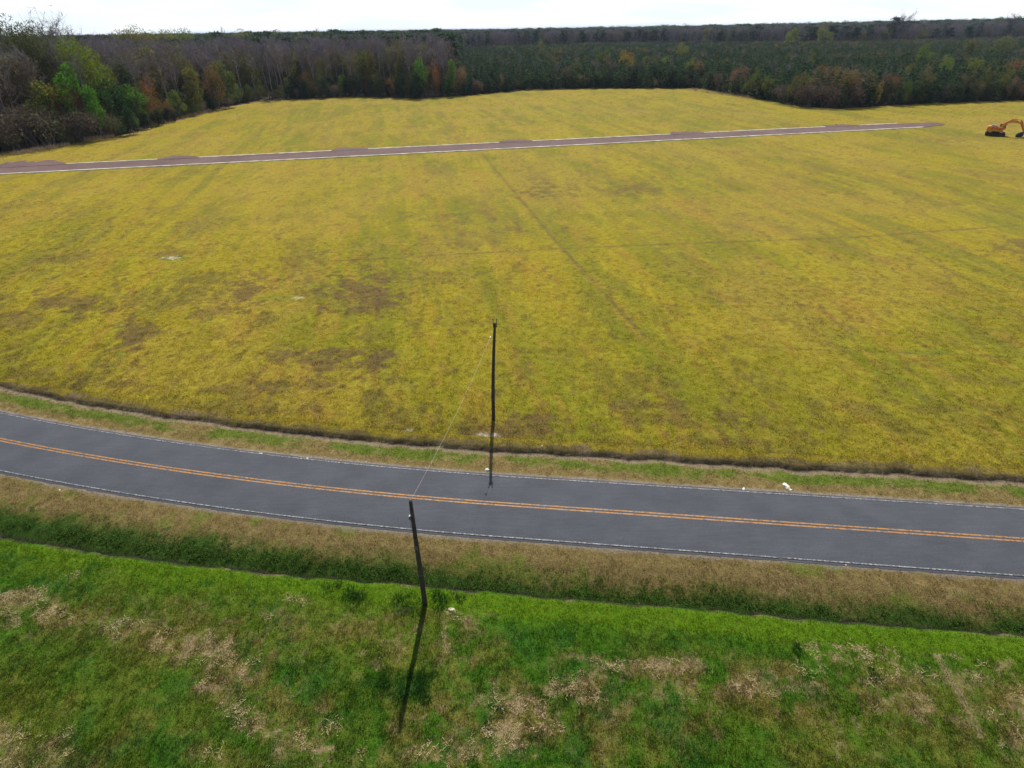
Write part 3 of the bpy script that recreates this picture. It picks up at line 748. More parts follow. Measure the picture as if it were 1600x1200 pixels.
# ------------------------------------------------------------------ trees: meshes
def tube_arrays(p0, p1, r0, r1, n=5, bend=None):
    pts = [np.array(p0, float), np.array(p1, float)]
    if bend is not None: pts = [pts[0], (pts[0]+pts[1])/2+bend, pts[1]]
    V, F = [], []
    for i, p in enumerate(pts):
        t = pts[min(i+1, len(pts)-1)]-pts[max(i-1, 0)]; t = t/np.linalg.norm(t)
        a = np.cross(t, [0.3, .9, .1]); a /= np.linalg.norm(a); b = np.cross(t, a); r = r0+(r1-r0)*i/(len(pts)-1)
        for k in range(n):
            w = 6.2832*k/n; V.append(p+(a*math.cos(w)+b*math.sin(w))*r)
    for i in range(len(pts)-1):
        for k in range(n): F.append((i*n+k, i*n+(k+1) % n, (i+1)*n+(k+1) % n, (i+1)*n+k))
    return V, F
class Acc:
    def __init__(s): s.V, s.F = [], []
    def add(s, V, F):
        b = len(s.V); s.V += list(V); s.F += [tuple(i+b for i in f) for f in F]
    def quad_leaves(s, C, size, rr, flat=.0):
        for c in C:
            e1 = rr.normal(size=3); e1 /= np.linalg.norm(e1); e2 = np.cross(e1, rr.normal(size=3)); e2 /= np.linalg.norm(e2)
            q = size*(.55+.8*rr.random()); b = len(s.V)
            s.V += [c-e1*q-e2*q*.3, c+e2*q*.55, c+e1*q-e2*q*.2, c-e2*q*.6]; s.F.append((b, b+1, b+2, b+3))
    def twig(s, p0, p1, w, rr):
        d = p1-p0; a = np.cross(d, rr.normal(size=3)); a = a/np.linalg.norm(a)*w; b = len(s.V)
        s.V += [p0-a, p0+a, p1]; s.F.append((b, b+1, b+2))
    def mesh(s, name, mat): return mesh_from(name, np.array(s.V), s.F, [mat])

def leafy(seed, nl=10, per=230, leaf=.021, low=.18, wid=.34, mat=None, bark=None):
    "unit-height broadleaf tree: trunk mesh, crown mesh"
    rr = np.random.default_rng(seed); T, Cn = Acc(), Acc()
    top = np.array([rr.normal()*.02, rr.normal()*.02, .72])
    T.add(*tube_arrays((0, 0, -.01), top, .017, .006, 6, np.array([rr.normal()*.01, rr.normal()*.01, 0])))
    for i in range(nl):
        z0 = low+.5*rr.random(); a = rr.random()*6.283; q = (i+.5)/nl
        zc = low+.08+(.92-low-.1)*q; R = wid*(1-((q-.42)/.75)**2)**.5*(.45+.5*rr.random())
        c = np.array([math.cos(a)*R, math.sin(a)*R, zc])
        T.add(*tube_arrays(top*min(1, z0/.72), c, .007, .002, 4))
        rad = (.13+.07*rr.random())*wid/.34; sx = rad*np.array([1, 1, .75+.5*rr.random()])
        P = rr.normal(size=(per, 3)); P /= np.linalg.norm(P, axis=1)[:, None]; P *= (.35+.75*rr.random((per, 1))**.5)
        Cn.quad_leaves(c+P*sx, leaf, rr)
    return T.mesh('trunk', bark or M_bark), Cn.mesh('crown', mat or M_leaf)
def pine(seed, tiers=11, leaf=.05, base=.12, wid=.2):
    rr = np.random.default_rng(seed); T, Cn = Acc(), Acc()
    T.add(*tube_arrays((0, 0, -.01), (0, 0, .97), .012, .003, 5))
    for i in range(tiers):
        q = i/(tiers-1); z = base+(1-base)*q**.95; R = wid*(1-q)**.7*(.8+.4*rr.random())+.012
        nb = int(9-4*q)
        for b in range(nb):
            a = rr.random()*6.283; tip = np.array([math.cos(a)*R, math.sin(a)*R, z+.03*rr.random()])
            if q < .8: Cn.twig(np.array([0, 0, z-.01]), tip, .004, rr)
            C = [tip*np.array([k, k, 1])+rr.normal(size=3)*.014+np.array([0, 0, -.01]) for k in (.55, .8, 1.0, 1.0)]
            Cn.quad_leaves(C, leaf*(1-.4*q), rr)
    return T.mesh('trunk', M_bark), Cn.mesh('crown', M_leaf)
def tallpine(seed, leaf=.028):
    rr = np.random.default_rng(seed); T, Cn = Acc(), Acc()
    T.add(*tube_arrays((0, 0, -.01), (rr.normal()*.015, rr.normal()*.015, .95), .011, .004, 5))
    for i in range(13):
        z = .55+.42*rr.random(); a = rr.random()*6.283; R = (.13*(1-(max(0, z-.62)/.38)**1.6)+.015)*(.5+.6*rr.random())
        c = np.array([math.cos(a)*R, math.sin(a)*R, z]); T.add(*tube_arrays((0, 0, z-.03), c, .004, .001, 3))
        P = rr.normal(size=(46, 3))*np.array([.042, .042, .022]); Cn.quad_leaves(c+P, leaf, rr)
    return T.mesh('trunk', M_bark), Cn.mesh('crown', M_leaf)
def bare(seed, spread=.13, up=.75, low=.35, n1=13, n2=6, n3=7, tw=.0016, mat=None):
    "leafless tree: trunk and limbs, crown = the haze of fine twigs"
    rr = np.random.default_rng(seed); T, Cn = Acc(), Acc()
    top = np.array([rr.normal()*.02, rr.normal()*.02, .93])
    T.add(*tube_arrays((0, 0, -.01), top, .0105, .0025, 5, np.array([rr.normal()*.008, rr.normal()*.008, 0])))
    for i in range(n1):
        z0 = low+(.88-low)*rr.random(); a = rr.random()*6.283; Lg = spread*(1.15-.6*(z0-low)/(1-low))*(.7+.6*rr.random())
        p0 = top*z0/.93; d = np.array([math.cos(a), math.sin(a), up*(.7+.8*rr.random())]); p1 = p0+d*Lg; p1[2] = min(p1[2], 1.0)
        T.add(*tube_arrays(p0, p1, .0042, .0014, 3, np.array([0, 0, -.01])))
        for j in range(n2):
            k = .3+.7*rr.random(); q0 = p0+(p1-p0)*k; q1 = q0+(d*.45+rr.normal(size=3)*.45)*Lg*.6
            Cn.twig(q0, q1, tw*1.2, rr)
            for m_ in range(n3):
                k = rr.random(); s0 = q0+(q1-q0)*k; s1 = s0+(np.array([0, 0, .25])+rr.normal(size=3)*.5)*Lg*.42
                Cn.twig(s0, s1, tw, rr)
    return T.mesh('trunk', M_bark_pale), Cn.mesh('crown', mat or M_twig)
def shrub(seed, per=150):
    rr = np.random.default_rng(seed); T, Cn = Acc(), Acc()
    for i in range(9):
        a = rr.random()*6.283; R = .42*rr.random()**.5; h = .95-.9*R*R*2*rr.random()
        p0 = np.array([rr.normal()*.05, rr.normal()*.05, -.02]); p1 = np.array([math.cos(a)*R, math.sin(a)*R, h*.8])
        T.add(*tube_arrays(p0, p1, .012, .003, 3))
        P = rr.normal(size=(per, 3)); P /= np.linalg.norm(P, axis=1)[:, None]; P *= (.3+.8*rr.random((per, 1))**.5)
        c = p1*np.array([1, 1, .72]); P = c+P*np.array([.2, .2, .26]); P[:, 2] = np.abs(P[:, 2])
        Cn.quad_leaves(P, .019, rr)
        for k in range(26):
            s0 = p1*np.array([1, 1, .8])+rr.normal(size=3)*.1; Cn.twig(s0, s0+np.array([0, 0, .1])+rr.normal(size=3)*.09, .004, rr)
    return T.mesh('stems', M_bark), Cn.mesh('crown', M_leaf)

KINDS = {
 'leafy': [leafy(i) for i in range(4)], 'dense': [leafy(10+i, 16, 150, .028, .06, .36) for i in range(3)],
 'pine': [pine(20+i) for i in range(4)], 'tallpine': [tallpine(30+i) for i in range(4)],
 'bare': [bare(40+i, .11, 1.5, .42, 14, 6, 7, .0015) for i in range(5)], 'spreading': [bare(50+i, .24, .45, .45, 17, 8, 10, .0019) for i in range(3)],
 'shrub': [shrub(60+i) for i in range(4)],
 'budding': [leafy(70+i, 12, 230, .0125, .2, .34) for i in range(4)],
 'tallleafy': [leafy(80+i, 15, 420, .0105, .38, .30) for i in range(3)],
}
def joined(a, b, name):
    V = [v.co[:] for v in a.vertices]+[v.co[:] for v in b.vertices]; n = len(a.vertices)
    F = [tuple(p.vertices) for p in a.polygons]+[tuple(i+n for i in p.vertices) for p in b.polygons]
    mi = [0]*len(a.polygons)+[1]*len(b.polygons)
    return mesh_from(name, V, F, [a.materials[0], b.materials[0]], False, mi)

# ------------------------------------------------------------------ forest layout
def plantation(x, y):
    "young pine plantation right of centre"
    az = x/y
    back = 880+60*np.sin(az*9)
    return (az > -.09+.00006*(y-350)) & (y < back) & (az < 1.2)

BR, PU, DK = (.115, .075, .060), (.115, .092, .100), (.028, .052, .022)
TINTS = {
 'pine': [(.046, .088, .034), (.036, .068, .030), (.064, .098, .036)], 'tallpine': [(.046, .078, .032), (.036, .066, .030)],
 'bare': [(.225, .180, .205), (.195, .158, .185), (.21, .18, .155)], 'shrub': [(.180, .145, .080), (.150, .140, .055), (.115, .140, .048), (.185, .135, .105)],
 'leafy': [(.10, .12, .02), (.15, .15, .02), (.08, .10, .03)], 'tallleafy': [(.1, .12, .03)], 'dense': [(.048, .075, .028), (.065, .082, .032), (.035, .058, .025)],
 'budding': [(.17, .075, .035), (.13, .085, .05), (.12, .10, .05)], 'spreading': [(.13, .10, .095)],
}
order = [(k, i) for k in sorted(KINDS) for i in range(len(KINDS[k]))]
lib = bpy.data.collections.new('tree_library')
for q, (k, i) in enumerate(order):
    lib.objects.link(bpy.data.objects.new('tree_%02d' % q, joined(*KINDS[k][i], 'tree')))
kidx = {k: [q for q, (kk, _) in enumerate(order) if kk == k] for k in KINDS}

def points_object(name, rows, label, cat):
    "rows: x, y, kind index, height, width factor, rotation, tint"
    R_ = np.array([(r[0], r[1], -.1) for r in rows], dtype=np.float32)
    me = bpy.data.meshes.new(name); me.vertices.add(len(R_)); me.vertices.foreach_set('co', R_.ravel())
    a = me.attributes.new('pick', 'INT', 'POINT'); a.data.foreach_set('value', np.array([r[2] for r in rows], dtype=np.int32))
    a = me.attributes.new('size', 'FLOAT_VECTOR', 'POINT'); a.data.foreach_set('vector', np.array([(r[3]*r[4], r[3]*r[4], r[3]) for r in rows], dtype=np.float32).ravel())
    a = me.attributes.new('turn', 'FLOAT_VECTOR', 'POINT'); a.data.foreach_set('vector', np.array([(random.gauss(0, .03), random.gauss(0, .03), r[5]) for r in rows], dtype=np.float32).ravel())
    a = me.attributes.new('tint', 'FLOAT_COLOR', 'POINT'); a.data.foreach_set('color', np.array([(*r[6], 1) for r in rows], dtype=np.float32).ravel())
    o = obj(name, me, kind='stuff', label=label, cat=cat)
    ng = bpy.data.node_groups.new(name, 'GeometryNodeTree')
    ng.interface.new_socket('Geometry', in_out='INPUT', socket_type='NodeSocketGeometry')
    ng.interface.new_socket('Geometry', in_out='OUTPUT', socket_type='NodeSocketGeometry')
    N, L = ng.nodes, ng.links
    gi, go = N.new('NodeGroupInput'), N.new('NodeGroupOutput')
    def attr(nm, ty):
        n = N.new('GeometryNodeInputNamedAttribute'); n.data_type = ty; n.inputs[0].default_value = nm; return n.outputs[0]
    ci = N.new('GeometryNodeCollectionInfo'); ci.inputs['Collection'].default_value = lib
    ci.inputs['Separate Children'].default_value = True; ci.inputs['Reset Children'].default_value = True
    ip = N.new('GeometryNodeInstanceOnPoints'); ip.inputs['Pick Instance'].default_value = True
    L.new(gi.outputs[0], ip.inputs['Points']); L.new(ci.outputs[0], ip.inputs['Instance'])
    L.new(attr('pick', 'INT'), ip.inputs['Instance Index']); L.new(attr('size', 'FLOAT_VECTOR'), ip.inputs['Scale'])
    L.new(attr('turn', 'FLOAT_VECTOR'), ip.inputs['Rotation']); L.new(ip.outputs[0], go.inputs[0])
    o.modifiers.new('forest', 'NODES').node_group = ng
    return o
def vary(c, a=.2):
    k = 1+random.uniform(-a, a); return tuple(v*k*(1+random.uniform(-.08, .08)) for v in c)

def jgrid(x0, x1, y0, y1, s):
    gx, gy = np.meshgrid(np.arange(x0, x1, s), np.arange(y0, y1, s))
    x = gx.ravel()+RNG.uniform(-.5, .5, gx.size)*s; y = gy.ravel()+RNG.uniform(-.5, .5, gx.size)*s
    m = (np.abs(x) < y*1.15+60)
    return x[m], y[m]
pl_rows, hw_rows, far_rows = [], [], []
# plantation
x, y = jgrid(-100, 1100, 260, 960, 3.7)
m = (~inside(x, y)) & plantation(x, y); x, y = x[m], y[m]
m = edge_dist(x, y) > 7; x, y = x[m], y[m]
nz = fbm(x*.012, y*.012, 101, 4); nz2 = fbm(x*.03, y*.03, 102, 3)
for a, b, n_, n2_ in zip(x, y, nz, nz2):
    r = random.random(); right = a > 350
    odd = .03+(.16 if right else 0)*(n2_ > .48)+.10*(n_ > .6)
    if r > .93:
        pl_rows.append((a, b, random.choice(kidx['bare']), random.uniform(11, 14.5), random.uniform(1.0, 1.5), random.random()*6.28, vary((.20, .165, .15))))
    elif r < odd:
        k = random.choice(['leafy', 'budding', 'leafy']); h = random.uniform(10.5, 14)
        pl_rows.append((a, b, random.choice(kidx[k]), h, random.uniform(.6, .9), random.random()*6.28, vary(random.choice([(.13, .14, .025), (.10, .11, .04), (.15, .12, .04), (.12, .09, .05)]))))
    else:
        pl_rows.append((a, b, random.choice(kidx['pine']), random.uniform(9.5, 13.0), random.uniform(1.0, 1.45), random.random()*6.28, vary(random.choice(TINTS['pine']), .25)))
points_object('pine_plantation', pl_rows, 'mass of young dark green pines filling the wood right of centre', 'wood')
# bare hardwood swamp forest
x, y = jgrid(-1300, 1300, 120, 1300, 5.6)
m = (~inside(x, y)) & (~plantation(x, y)); x, y = x[m], y[m]
ed = edge_dist(x, y); m = ed > 9; x, y, ed = x[m], y[m], ed[m]
m = (ed < 330) | (x/y > -.12); x, y, ed = x[m], y[m], ed[m]
nz = fbm(x*.01, y*.01, 103, 4)
for a, b, e, n_ in zip(x, y, ed, nz):
    az = a/b; r = random.random()
    hmul = 1.0+(.08 if b < 300 and a < 0 else 0)+.05*max(0, az-.3)
    if e > 200 and az < -.1 and e > 240 and r < .28:
        hw_rows.append((a, b, random.choice(kidx['tallpine']), random.uniform(26, 31.5)+random.choice([0, 0, 0, 0, 2.5]), random.uniform(1.1, 1.6), random.random()*6.28, vary(random.choice(TINTS['tallpine']))))
    elif r < .10+.25*(n_ > .62) and not (e < 60 and az > -.4) and not (az < -.3 and b < 420):
        hw_rows.append((a, b, random.choice(kidx['tallpine']), random.uniform(24, 30)*hmul, random.uniform(1.0, 1.4), random.random()*6.28, vary(random.choice(TINTS['tallpine']))))
    elif r < (.34 if (az < -.45) else .20)+.10*(n_ > .55) or (e > 200 and az < -.1 and e > 240 and r < .46):
        hw_rows.append((a, b, random.choice(kidx['budding']+kidx['leafy']), random.uniform(18, 26)*hmul, random.uniform(.6, .9), random.random()*6.28, vary(random.choice([(.12, .13, .03), (.14, .13, .03), (.11, .085, .05), (.09, .10, .04)]))))
    else:
        hw_rows.append((a, b, random.choice(kidx['bare']), random.uniform(24.5, 29.5)*hmul, random.uniform(.75, 1.1), random.random()*6.28, vary(random.choice(TINTS['bare']))))
points_object('bare_hardwood_forest', hw_rows, 'leafless grey purple hardwood forest behind the field edge', 'forest')
# forest out to the horizon: pines mostly
x, y = jgrid(-2600, 2600, 560, 2300, 12)
m = (~inside(x, y)) & (~plantation(x, y)); x, y = x[m], y[m]; ed = edge_dist(x, y)
m = (ed > 325) & ~((x/y > -.12) & (y < 1290) & (np.abs(x) < 1290)); x, y = x[m], y[m]
for a, b in zip(x, y):
    r = random.random(); az = a/b; up = 1+.16*min(1, max(0, (az-.15)/.6))
    k = 'tallpine' if r < .62 else ('bare' if r < .9 else 'leafy')
    far_rows.append((a, b, random.choice(kidx[k]), (random.uniform(22, 30.0)+(2.5 if random.random() < .12 else 0))*up, random.uniform(1.5, 2.3), random.random()*6.28, vary(random.choice(TINTS[k]))))
points_object('distant_forest', far_rows, 'far pine and hardwood forest running out to the horizon', 'forest')
# farther still the canopy reads as one bumpy mass: a relief sheet with crown-sized humps
cx = np.linspace(-1, 1, 700); cy = np.geomspace(2250, 9500, 160)
CX, CY = np.meshgrid(cx, cy); CXw = CX*CY*1.15
CZ = 17+6*fbm(CXw*.02, CY*.02, 111, 4)+8*(fbm(CXw*.05, CY*.05, 112, 3)-.5)+3*RNG.random(CXw.shape)
CZ[0] = 0
idx = np.arange(CXw.size).reshape(CXw.shape)
F = np.stack([idx[:-1, :-1], idx[:-1, 1:], idx[1:, 1:], idx[1:, :-1]], -1).reshape(-1, 4)
M_canopy = simple('far_canopy', (.040, .052, .036), .95, 0, .4, .02)
o = obj('forest_canopy', mesh_from('forest_canopy', np.stack([CXw.ravel(), CY.ravel(), CZ.ravel()], -1), F, [M_canopy]), kind='stuff', label='farthest forest canopy fading blue at the horizon', cat='forest')

# ------------------------------------------------------------------ trees that can be told apart
NAME = {'tallleafy': 'leafy_tree', 'leafy': 'leafy_tree', 'dense': 'evergreen_tree', 'pine': 'pine_tree', 'tallpine': 'tall_pine_tree', 'bare': 'bare_tree', 'spreading': 'bare_tree', 'shrub': 'shrub', 'budding': 'budding_tree'}
CAT = {'shrub': 'shrub'}
def tree(kind, x, y, h, w, tint, label, group=None):
    a, b = random.choice(KINDS[kind])
    o = thing(NAME[kind], label, CAT.get(kind, 'tree'), (x, y, -.1), random.random()*6.28, group)
    o.scale = (h*w, h*w, h)
    for nm, me in (('stems' if kind == 'shrub' else 'trunk', a), ('crown', b)):
        c = obj(nm, me, o); c['tint'] = tuple(float(v) for v in tint)
    return o
def seen(px, pytop, D):
    d = ray(px, pytop); hxy = math.hypot(d[0], d[1]); return d[0]/hxy*D, d[1]/hxy*D, CH+D*d[2]/hxy
def edge_D(px):
    py = np.interp(px, [p[0] for p in TL], [p[1] for p in TL]); p = at(px, py); return math.hypot(*p)
SPECIAL = [  # photo column, row of the top, metres behind the field edge, kind, width/height, tint, label
 (52, 24, 75, 'spreading', .95, (.12, .09, .10), 'tall bare tree with spreading crown against the sky at far left'),
 (8, 26, 60, 'spreading', .8, (.11, .09, .08), 'bare tree rising above the wood at the left frame edge'),
 (104, 31, 110, 'spreading', .7, (.13, .10, .10), 'smaller bare tree with thin forked crown against the sky at left'),
 (82, 38, 90, 'spreading', .6, (.12, .09, .09), 'low bare crown between the two taller bare trees against the sky'),
 (24, 30, 40, 'tallleafy', .75, (.09, .105, .035), 'tall olive green tree in front of the skyline at far left'),
 (45, 45, 34, 'tallleafy', .6, (.085, .10, .035), 'dark olive tree behind the brown shrubs at far left'),
 (112, 57, 22, 'tallleafy', .85, (.16, .20, .018), 'tall light green tree with leaning crown at left'),
 (98, 104, 10, 'leafy', .7, (.085, .22, .014), 'bright green young tree above the brown shrubs at left'),
 (120, 134, 4, 'leafy', .8, (.075, .20, .014), 'low bright green tree beside the brown shrubs at left'),
 (82, 128, 13, 'budding', 1.3, (.22, .12, .04), 'rust coloured budding tree left of the bright green tree'),
 (42, 128, 14, 'leafy', 1.0, (.16, .20, .025), 'yellow green tree above the brown shrubs at far left'),
 (18, 148, 4, 'shrub', 1.4, (.115, .088, .062), 'wide grey brown shrub at the left frame edge'),
 (55, 160, 1, 'shrub', 1.5, (.105, .09, .05), 'large brown shrub below the yellow green tree'),
 (98, 162, 1, 'shrub', 1.4, (.12, .085, .066), 'reddish brown shrub below the rust coloured tree'),
 (143, 165, 1, 'shrub', 1.2, (.10, .095, .042), 'olive brown shrub right of the bright green trees'),
 (105, 208, -2, 'shrub', 1.4, (.13, .105, .06), 'small pale rounded bush at the foot of the left wood'),
 (172, 172, 1, 'shrub', 1.0, (.060, .072, .03), 'dark olive shrub left of the small dark evergreen'),
 (195, 166, -2, 'dense', .55, (.022, .048, .018), 'small dark evergreen at the field corner on the left'),
 (182, 186, -1.5, 'leafy', 1.0, (.05, .14, .02), 'low green bush beside the small dark evergreen'),
 (160, 120, 12, 'leafy', .8, (.045, .10, .022), 'dark green tree in the left wood below the bare trunks'),
 (200, 133, 12, 'leafy', .9, (.085, .19, .02), 'green sapling tree among the bare trunks of the left wood'),
 (178, 98, 24, 'leafy', .7, (.05, .065, .03), 'dark olive tree standing among the bare trunks at left'),
 (222, 176, -1, 'dense', 1.0, (.028, .040, .020), 'first dark rounded bush right of the dry reeds'),
 (240, 171, -1, 'dense', 1.0, (.034, .046, .022), 'second dark rounded bush right of the dry reeds'),
 (262, 168, -1, 'dense', 1.0, (.022, .030, .020), 'darkest rounded bush of the left wood edge'),
 (222, 120, 14, 'budding', .8, (.24, .12, .035), 'slim orange budding tree in the left wood'),
 (282, 107, 16, 'leafy', .9, (.14, .13, .03), 'olive tree with orange flush in the left wood'),
 (340, 95, 7, 'leafy', .8, (.095, .12, .028), 'round olive green tree before the tall bare trees at left'),
 (325, 98, 9, 'budding', .7, (.24, .13, .05), 'orange tinted tree left of the round olive tree'),
 (347, 41, 45, 'bare', .7, (.11, .09, .09), 'tall slender bare tree standing higher than the left wood'),
 (210, 42, 240, 'tallleafy', 1.2, (.20, .17, .025), 'tall yellow olive tree on the skyline at left'),
 (183, 48, 250, 'tallleafy', 1.0, (.15, .14, .02), 'olive crown on the skyline left of the yellow olive tree'),
 (245, 48, 240, 'tallleafy', 1.1, (.19, .19, .03), 'light green crown on the skyline right of the yellow olive tree'),
 (285, 45, 250, 'tallleafy', 1.2, (.15, .19, .035), 'broad light green crown on the skyline at left'),
 (372, 48, 240, 'tallleafy', 1.0, (.17, .18, .03), 'yellow green crown on the skyline right of the tall slender tree'),
 (463, 54, 240, 'leafy', .8, (.16, .20, .025), 'bright yellow green crown low on the skyline left of centre'),
 (489, 46, 260, 'leafy', .6, (.10, .13, .03), 'narrow green crown on the skyline left of centre'),
 (656, 45, 300, 'tallpine', 1.6, (.022, .035, .025), 'dark pine cresting the skyline above the bare trunks'),
 (478, 111, 6, 'budding', 1.0, (.24, .13, .045), 'small orange tree before the bare trunks left of centre'),
 (611, 119, 3, 'budding', 1.0, (.26, .15, .035), 'small golden orange tree left of the bright green tree'),
 (653, 91, 2, 'leafy', .62, (.070, .19, .022), 'bright green tree at the middle of the far wood edge'),
 (676, 96, 3, 'budding', .8, (.22, .11, .045), 'rust red tree between the two green trees at mid edge'),
 (699, 93, 2, 'leafy', .62, (.11, .17, .025), 'yellow green tree right of the rust red tree'),
 (717, 105, 2, 'budding', .9, (.23, .125, .05), 'orange brown tree right of the yellow green tree'),
 (742, 121, 0, 'shrub', 1.1, (.12, .075, .06), 'brown bush at the foot of the orange brown tree'),
 (660, 132, -1, 'shrub', 1.2, (.07, .055, .045), 'low dark brown bush below the bright green tree'),
 (945, 76, 65, 'leafy', .7, (.12, .13, .03), 'pale olive tree above the plantation left of the golden tree'),
 (978, 79, 40, 'leafy', .75, (.30, .20, .03), 'golden yellow tree in front of the dark pines'),
 (950, 93, 42, 'budding', .8, (.26, .13, .06), 'small pink orange tree left of the golden yellow tree'),
 (985, 92, 18, 'budding', .8, (.22, .17, .035), 'slim yellow tree below the golden yellow tree'),
 (1040, 88, 42, 'leafy', .7, (.17, .21, .03), 'light yellow green tree right of the golden yellow tree'),
 (1070, 68, 150, 'leafy', .7, (.19, .20, .03), 'pale yellow tree high among the plantation pines'),
 (886, 102, 3, 'budding', .8, (.12, .10, .045), 'thin olive brown tree among the pines right of centre'),
 (1020, 84, 20, 'budding', .8, (.12, .12, .05), 'thin grey green tree between the golden and yellow green trees'),
 (1090, 95, 14, 'budding', 1.1, (.22, .13, .05), 'orange brown spreading tree near the field corner'),
 (1078, 94, 16, 'leafy', .7, (.19, .18, .03), 'yellow sprig tree touching the orange brown spreading tree'),
 (1128, 108, 6, 'shrub', 1.0, (.13, .082, .062), 'brown rounded tree right of the field corner'),
 (1158, 103, 8, 'budding', 1.0, (.22, .12, .075), 'pinkish brown tree right of the brown rounded tree'),
 (1188, 113, 4, 'shrub', 1.1, (.13, .12, .035), 'olive yellow rounded tree along the slanting wood edge'),
 (1205, 120, 2, 'leafy', .8, (.12, .14, .03), 'olive green tree right of the olive yellow rounded tree'),
 (1052, 108, 1, 'dense', .9, (.025, .042, .018), 'dark rounded evergreen left of the field corner'),
 (1000, 122, 1, 'leafy', .8, (.07, .10, .025), 'green bush at the wood foot below the golden tree'),
 (1250, 115, 4, 'leafy', .8, (.13, .12, .035), 'olive tree at the left end of the brown thicket'),
 (1232, 124, 1, 'shrub', 1.1, (.12, .088, .075), 'grey brown shrub starting the brown thicket at right'),
 (1275, 124, 1, 'shrub', 1.2, (.105, .075, .058), 'wide brown shrub in the brown thicket at right'),
 (1298, 100, 14, 'budding', 1.2, (.20, .12, .055), 'rust red crown behind the brown thicket'),
 (1300, 117, 3, 'shrub', 1.2, (.12, .085, .060), 'tallest brown shrub of the thicket at right'),
 (1322, 112, 3, 'leafy', .9, (.15, .11, .045), 'tan tree rising from the brown thicket'),
 (1349, 109, 3, 'budding', 1.2, (.22, .125, .07), 'rosy red tree at the right end of the brown thicket'),
 (1335, 126, 0, 'shrub', 1.2, (.115, .078, .065), 'brown shrub below the rosy red tree'),
 (1376, 127, 0, 'leafy', .55, (.24, .20, .045), 'narrow golden tree standing before the dark pines at right'),
 (1396, 114, 6, 'budding', 1.0, (.19, .09, .035), 'small red budding tree right of the narrow golden tree'),
 (1450, 112, 3, 'leafy', .85, (.13, .12, .045), 'tan olive rounded tree in the right wood edge'),
 (1442, 138, 0, 'budding', .9, (.20, .15, .035), 'low golden bush below the tan olive tree'),
 (1478, 122, 1, 'shrub', 1.0, (.10, .085, .07), 'grey shrub right of the tan olive tree'),
 (1512, 118, 3, 'leafy', .7, (.12, .10, .05), 'tan tree in the right wood edge before the dark pines'),
 (1562, 122, 1, 'leafy', .8, (.13, .15, .03), 'light green tree near the right end of the wood edge'),
 (1590, 112, 2, 'shrub', 1.2, (.14, .095, .07), 'brown tree above the excavator at the right frame edge'),
 (1592, 92, 25, 'budding', 1.0, (.25, .12, .045), 'orange tree behind the brown tree at the right edge'),
 (1532, 90, 28, 'leafy', .9, (.14, .16, .03), 'light olive tree among the pines at far right'),
 (1488, 87, 45, 'leafy', .6, (.16, .21, .035), 'small light green tree among the pines at right'),
 (1452, 68, 130, 'leafy', .65, (.12, .18, .03), 'narrow light green tree rising above the plantation at right'),
 (1530, 62, 230, 'leafy', .9, (.12, .13, .035), 'olive green crown at the top of the plantation at right'),
 (1570, 56, 260, 'leafy', .8, (.14, .16, .04), 'pale green crown above the plantation near the right edge'),
 (1250, 44, 560, 'leafy', 1.0, (.18, .20, .035), 'yellow green crown standing above the plantation at right'),
 (1292, 40, 560, 'leafy', .9, (.17, .18, .035), 'taller yellow green crown right of the first one above the plantation'),
 (1235, 50, 520, 'leafy', .7, (.16, .19, .03), 'low yellow green crown left of the two taller ones'),
 (1110, 42, 560, 'leafy', .7, (.15, .17, .04), 'olive green crown on the purple skyline band right of centre'),
 (845, 62, 380, 'leafy', .7, (.14, .16, .04), 'pale green crown at the back of the plantation at centre'),
 (1415, 19, 640, 'spreading', 1.1, (.05, .05, .045), 'dark ragged crown jutting highest above the right skyline'),
 (1405, 24, 650, 'tallpine', 1.4, (.030, .045, .028), 'dark pine beside the ragged crown on the right skyline'),
 (1594, 15, 600, 'spreading', .9, (.10, .09, .09), 'thin bare tree above the skyline at the right edge'),
 (1185, 36, 620, 'tallpine', 1.5, (.028, .045, .03), 'dark pine bump on the skyline right of centre'),
 (1070, 38, 640, 'leafy', .8, (.06, .08, .05), 'rounded grey green crown on the skyline right of centre'),
]
taken = []
for px, pt, dd, kind, w, tint, label in SPECIAL:
    D = edge_D(px)+dd; x, y, h = seen(px, pt, D)
    h = max(h, 2.0); tree(kind, x, y, h+.1, w, tint, label); taken.append((x, y, h*w*.35))
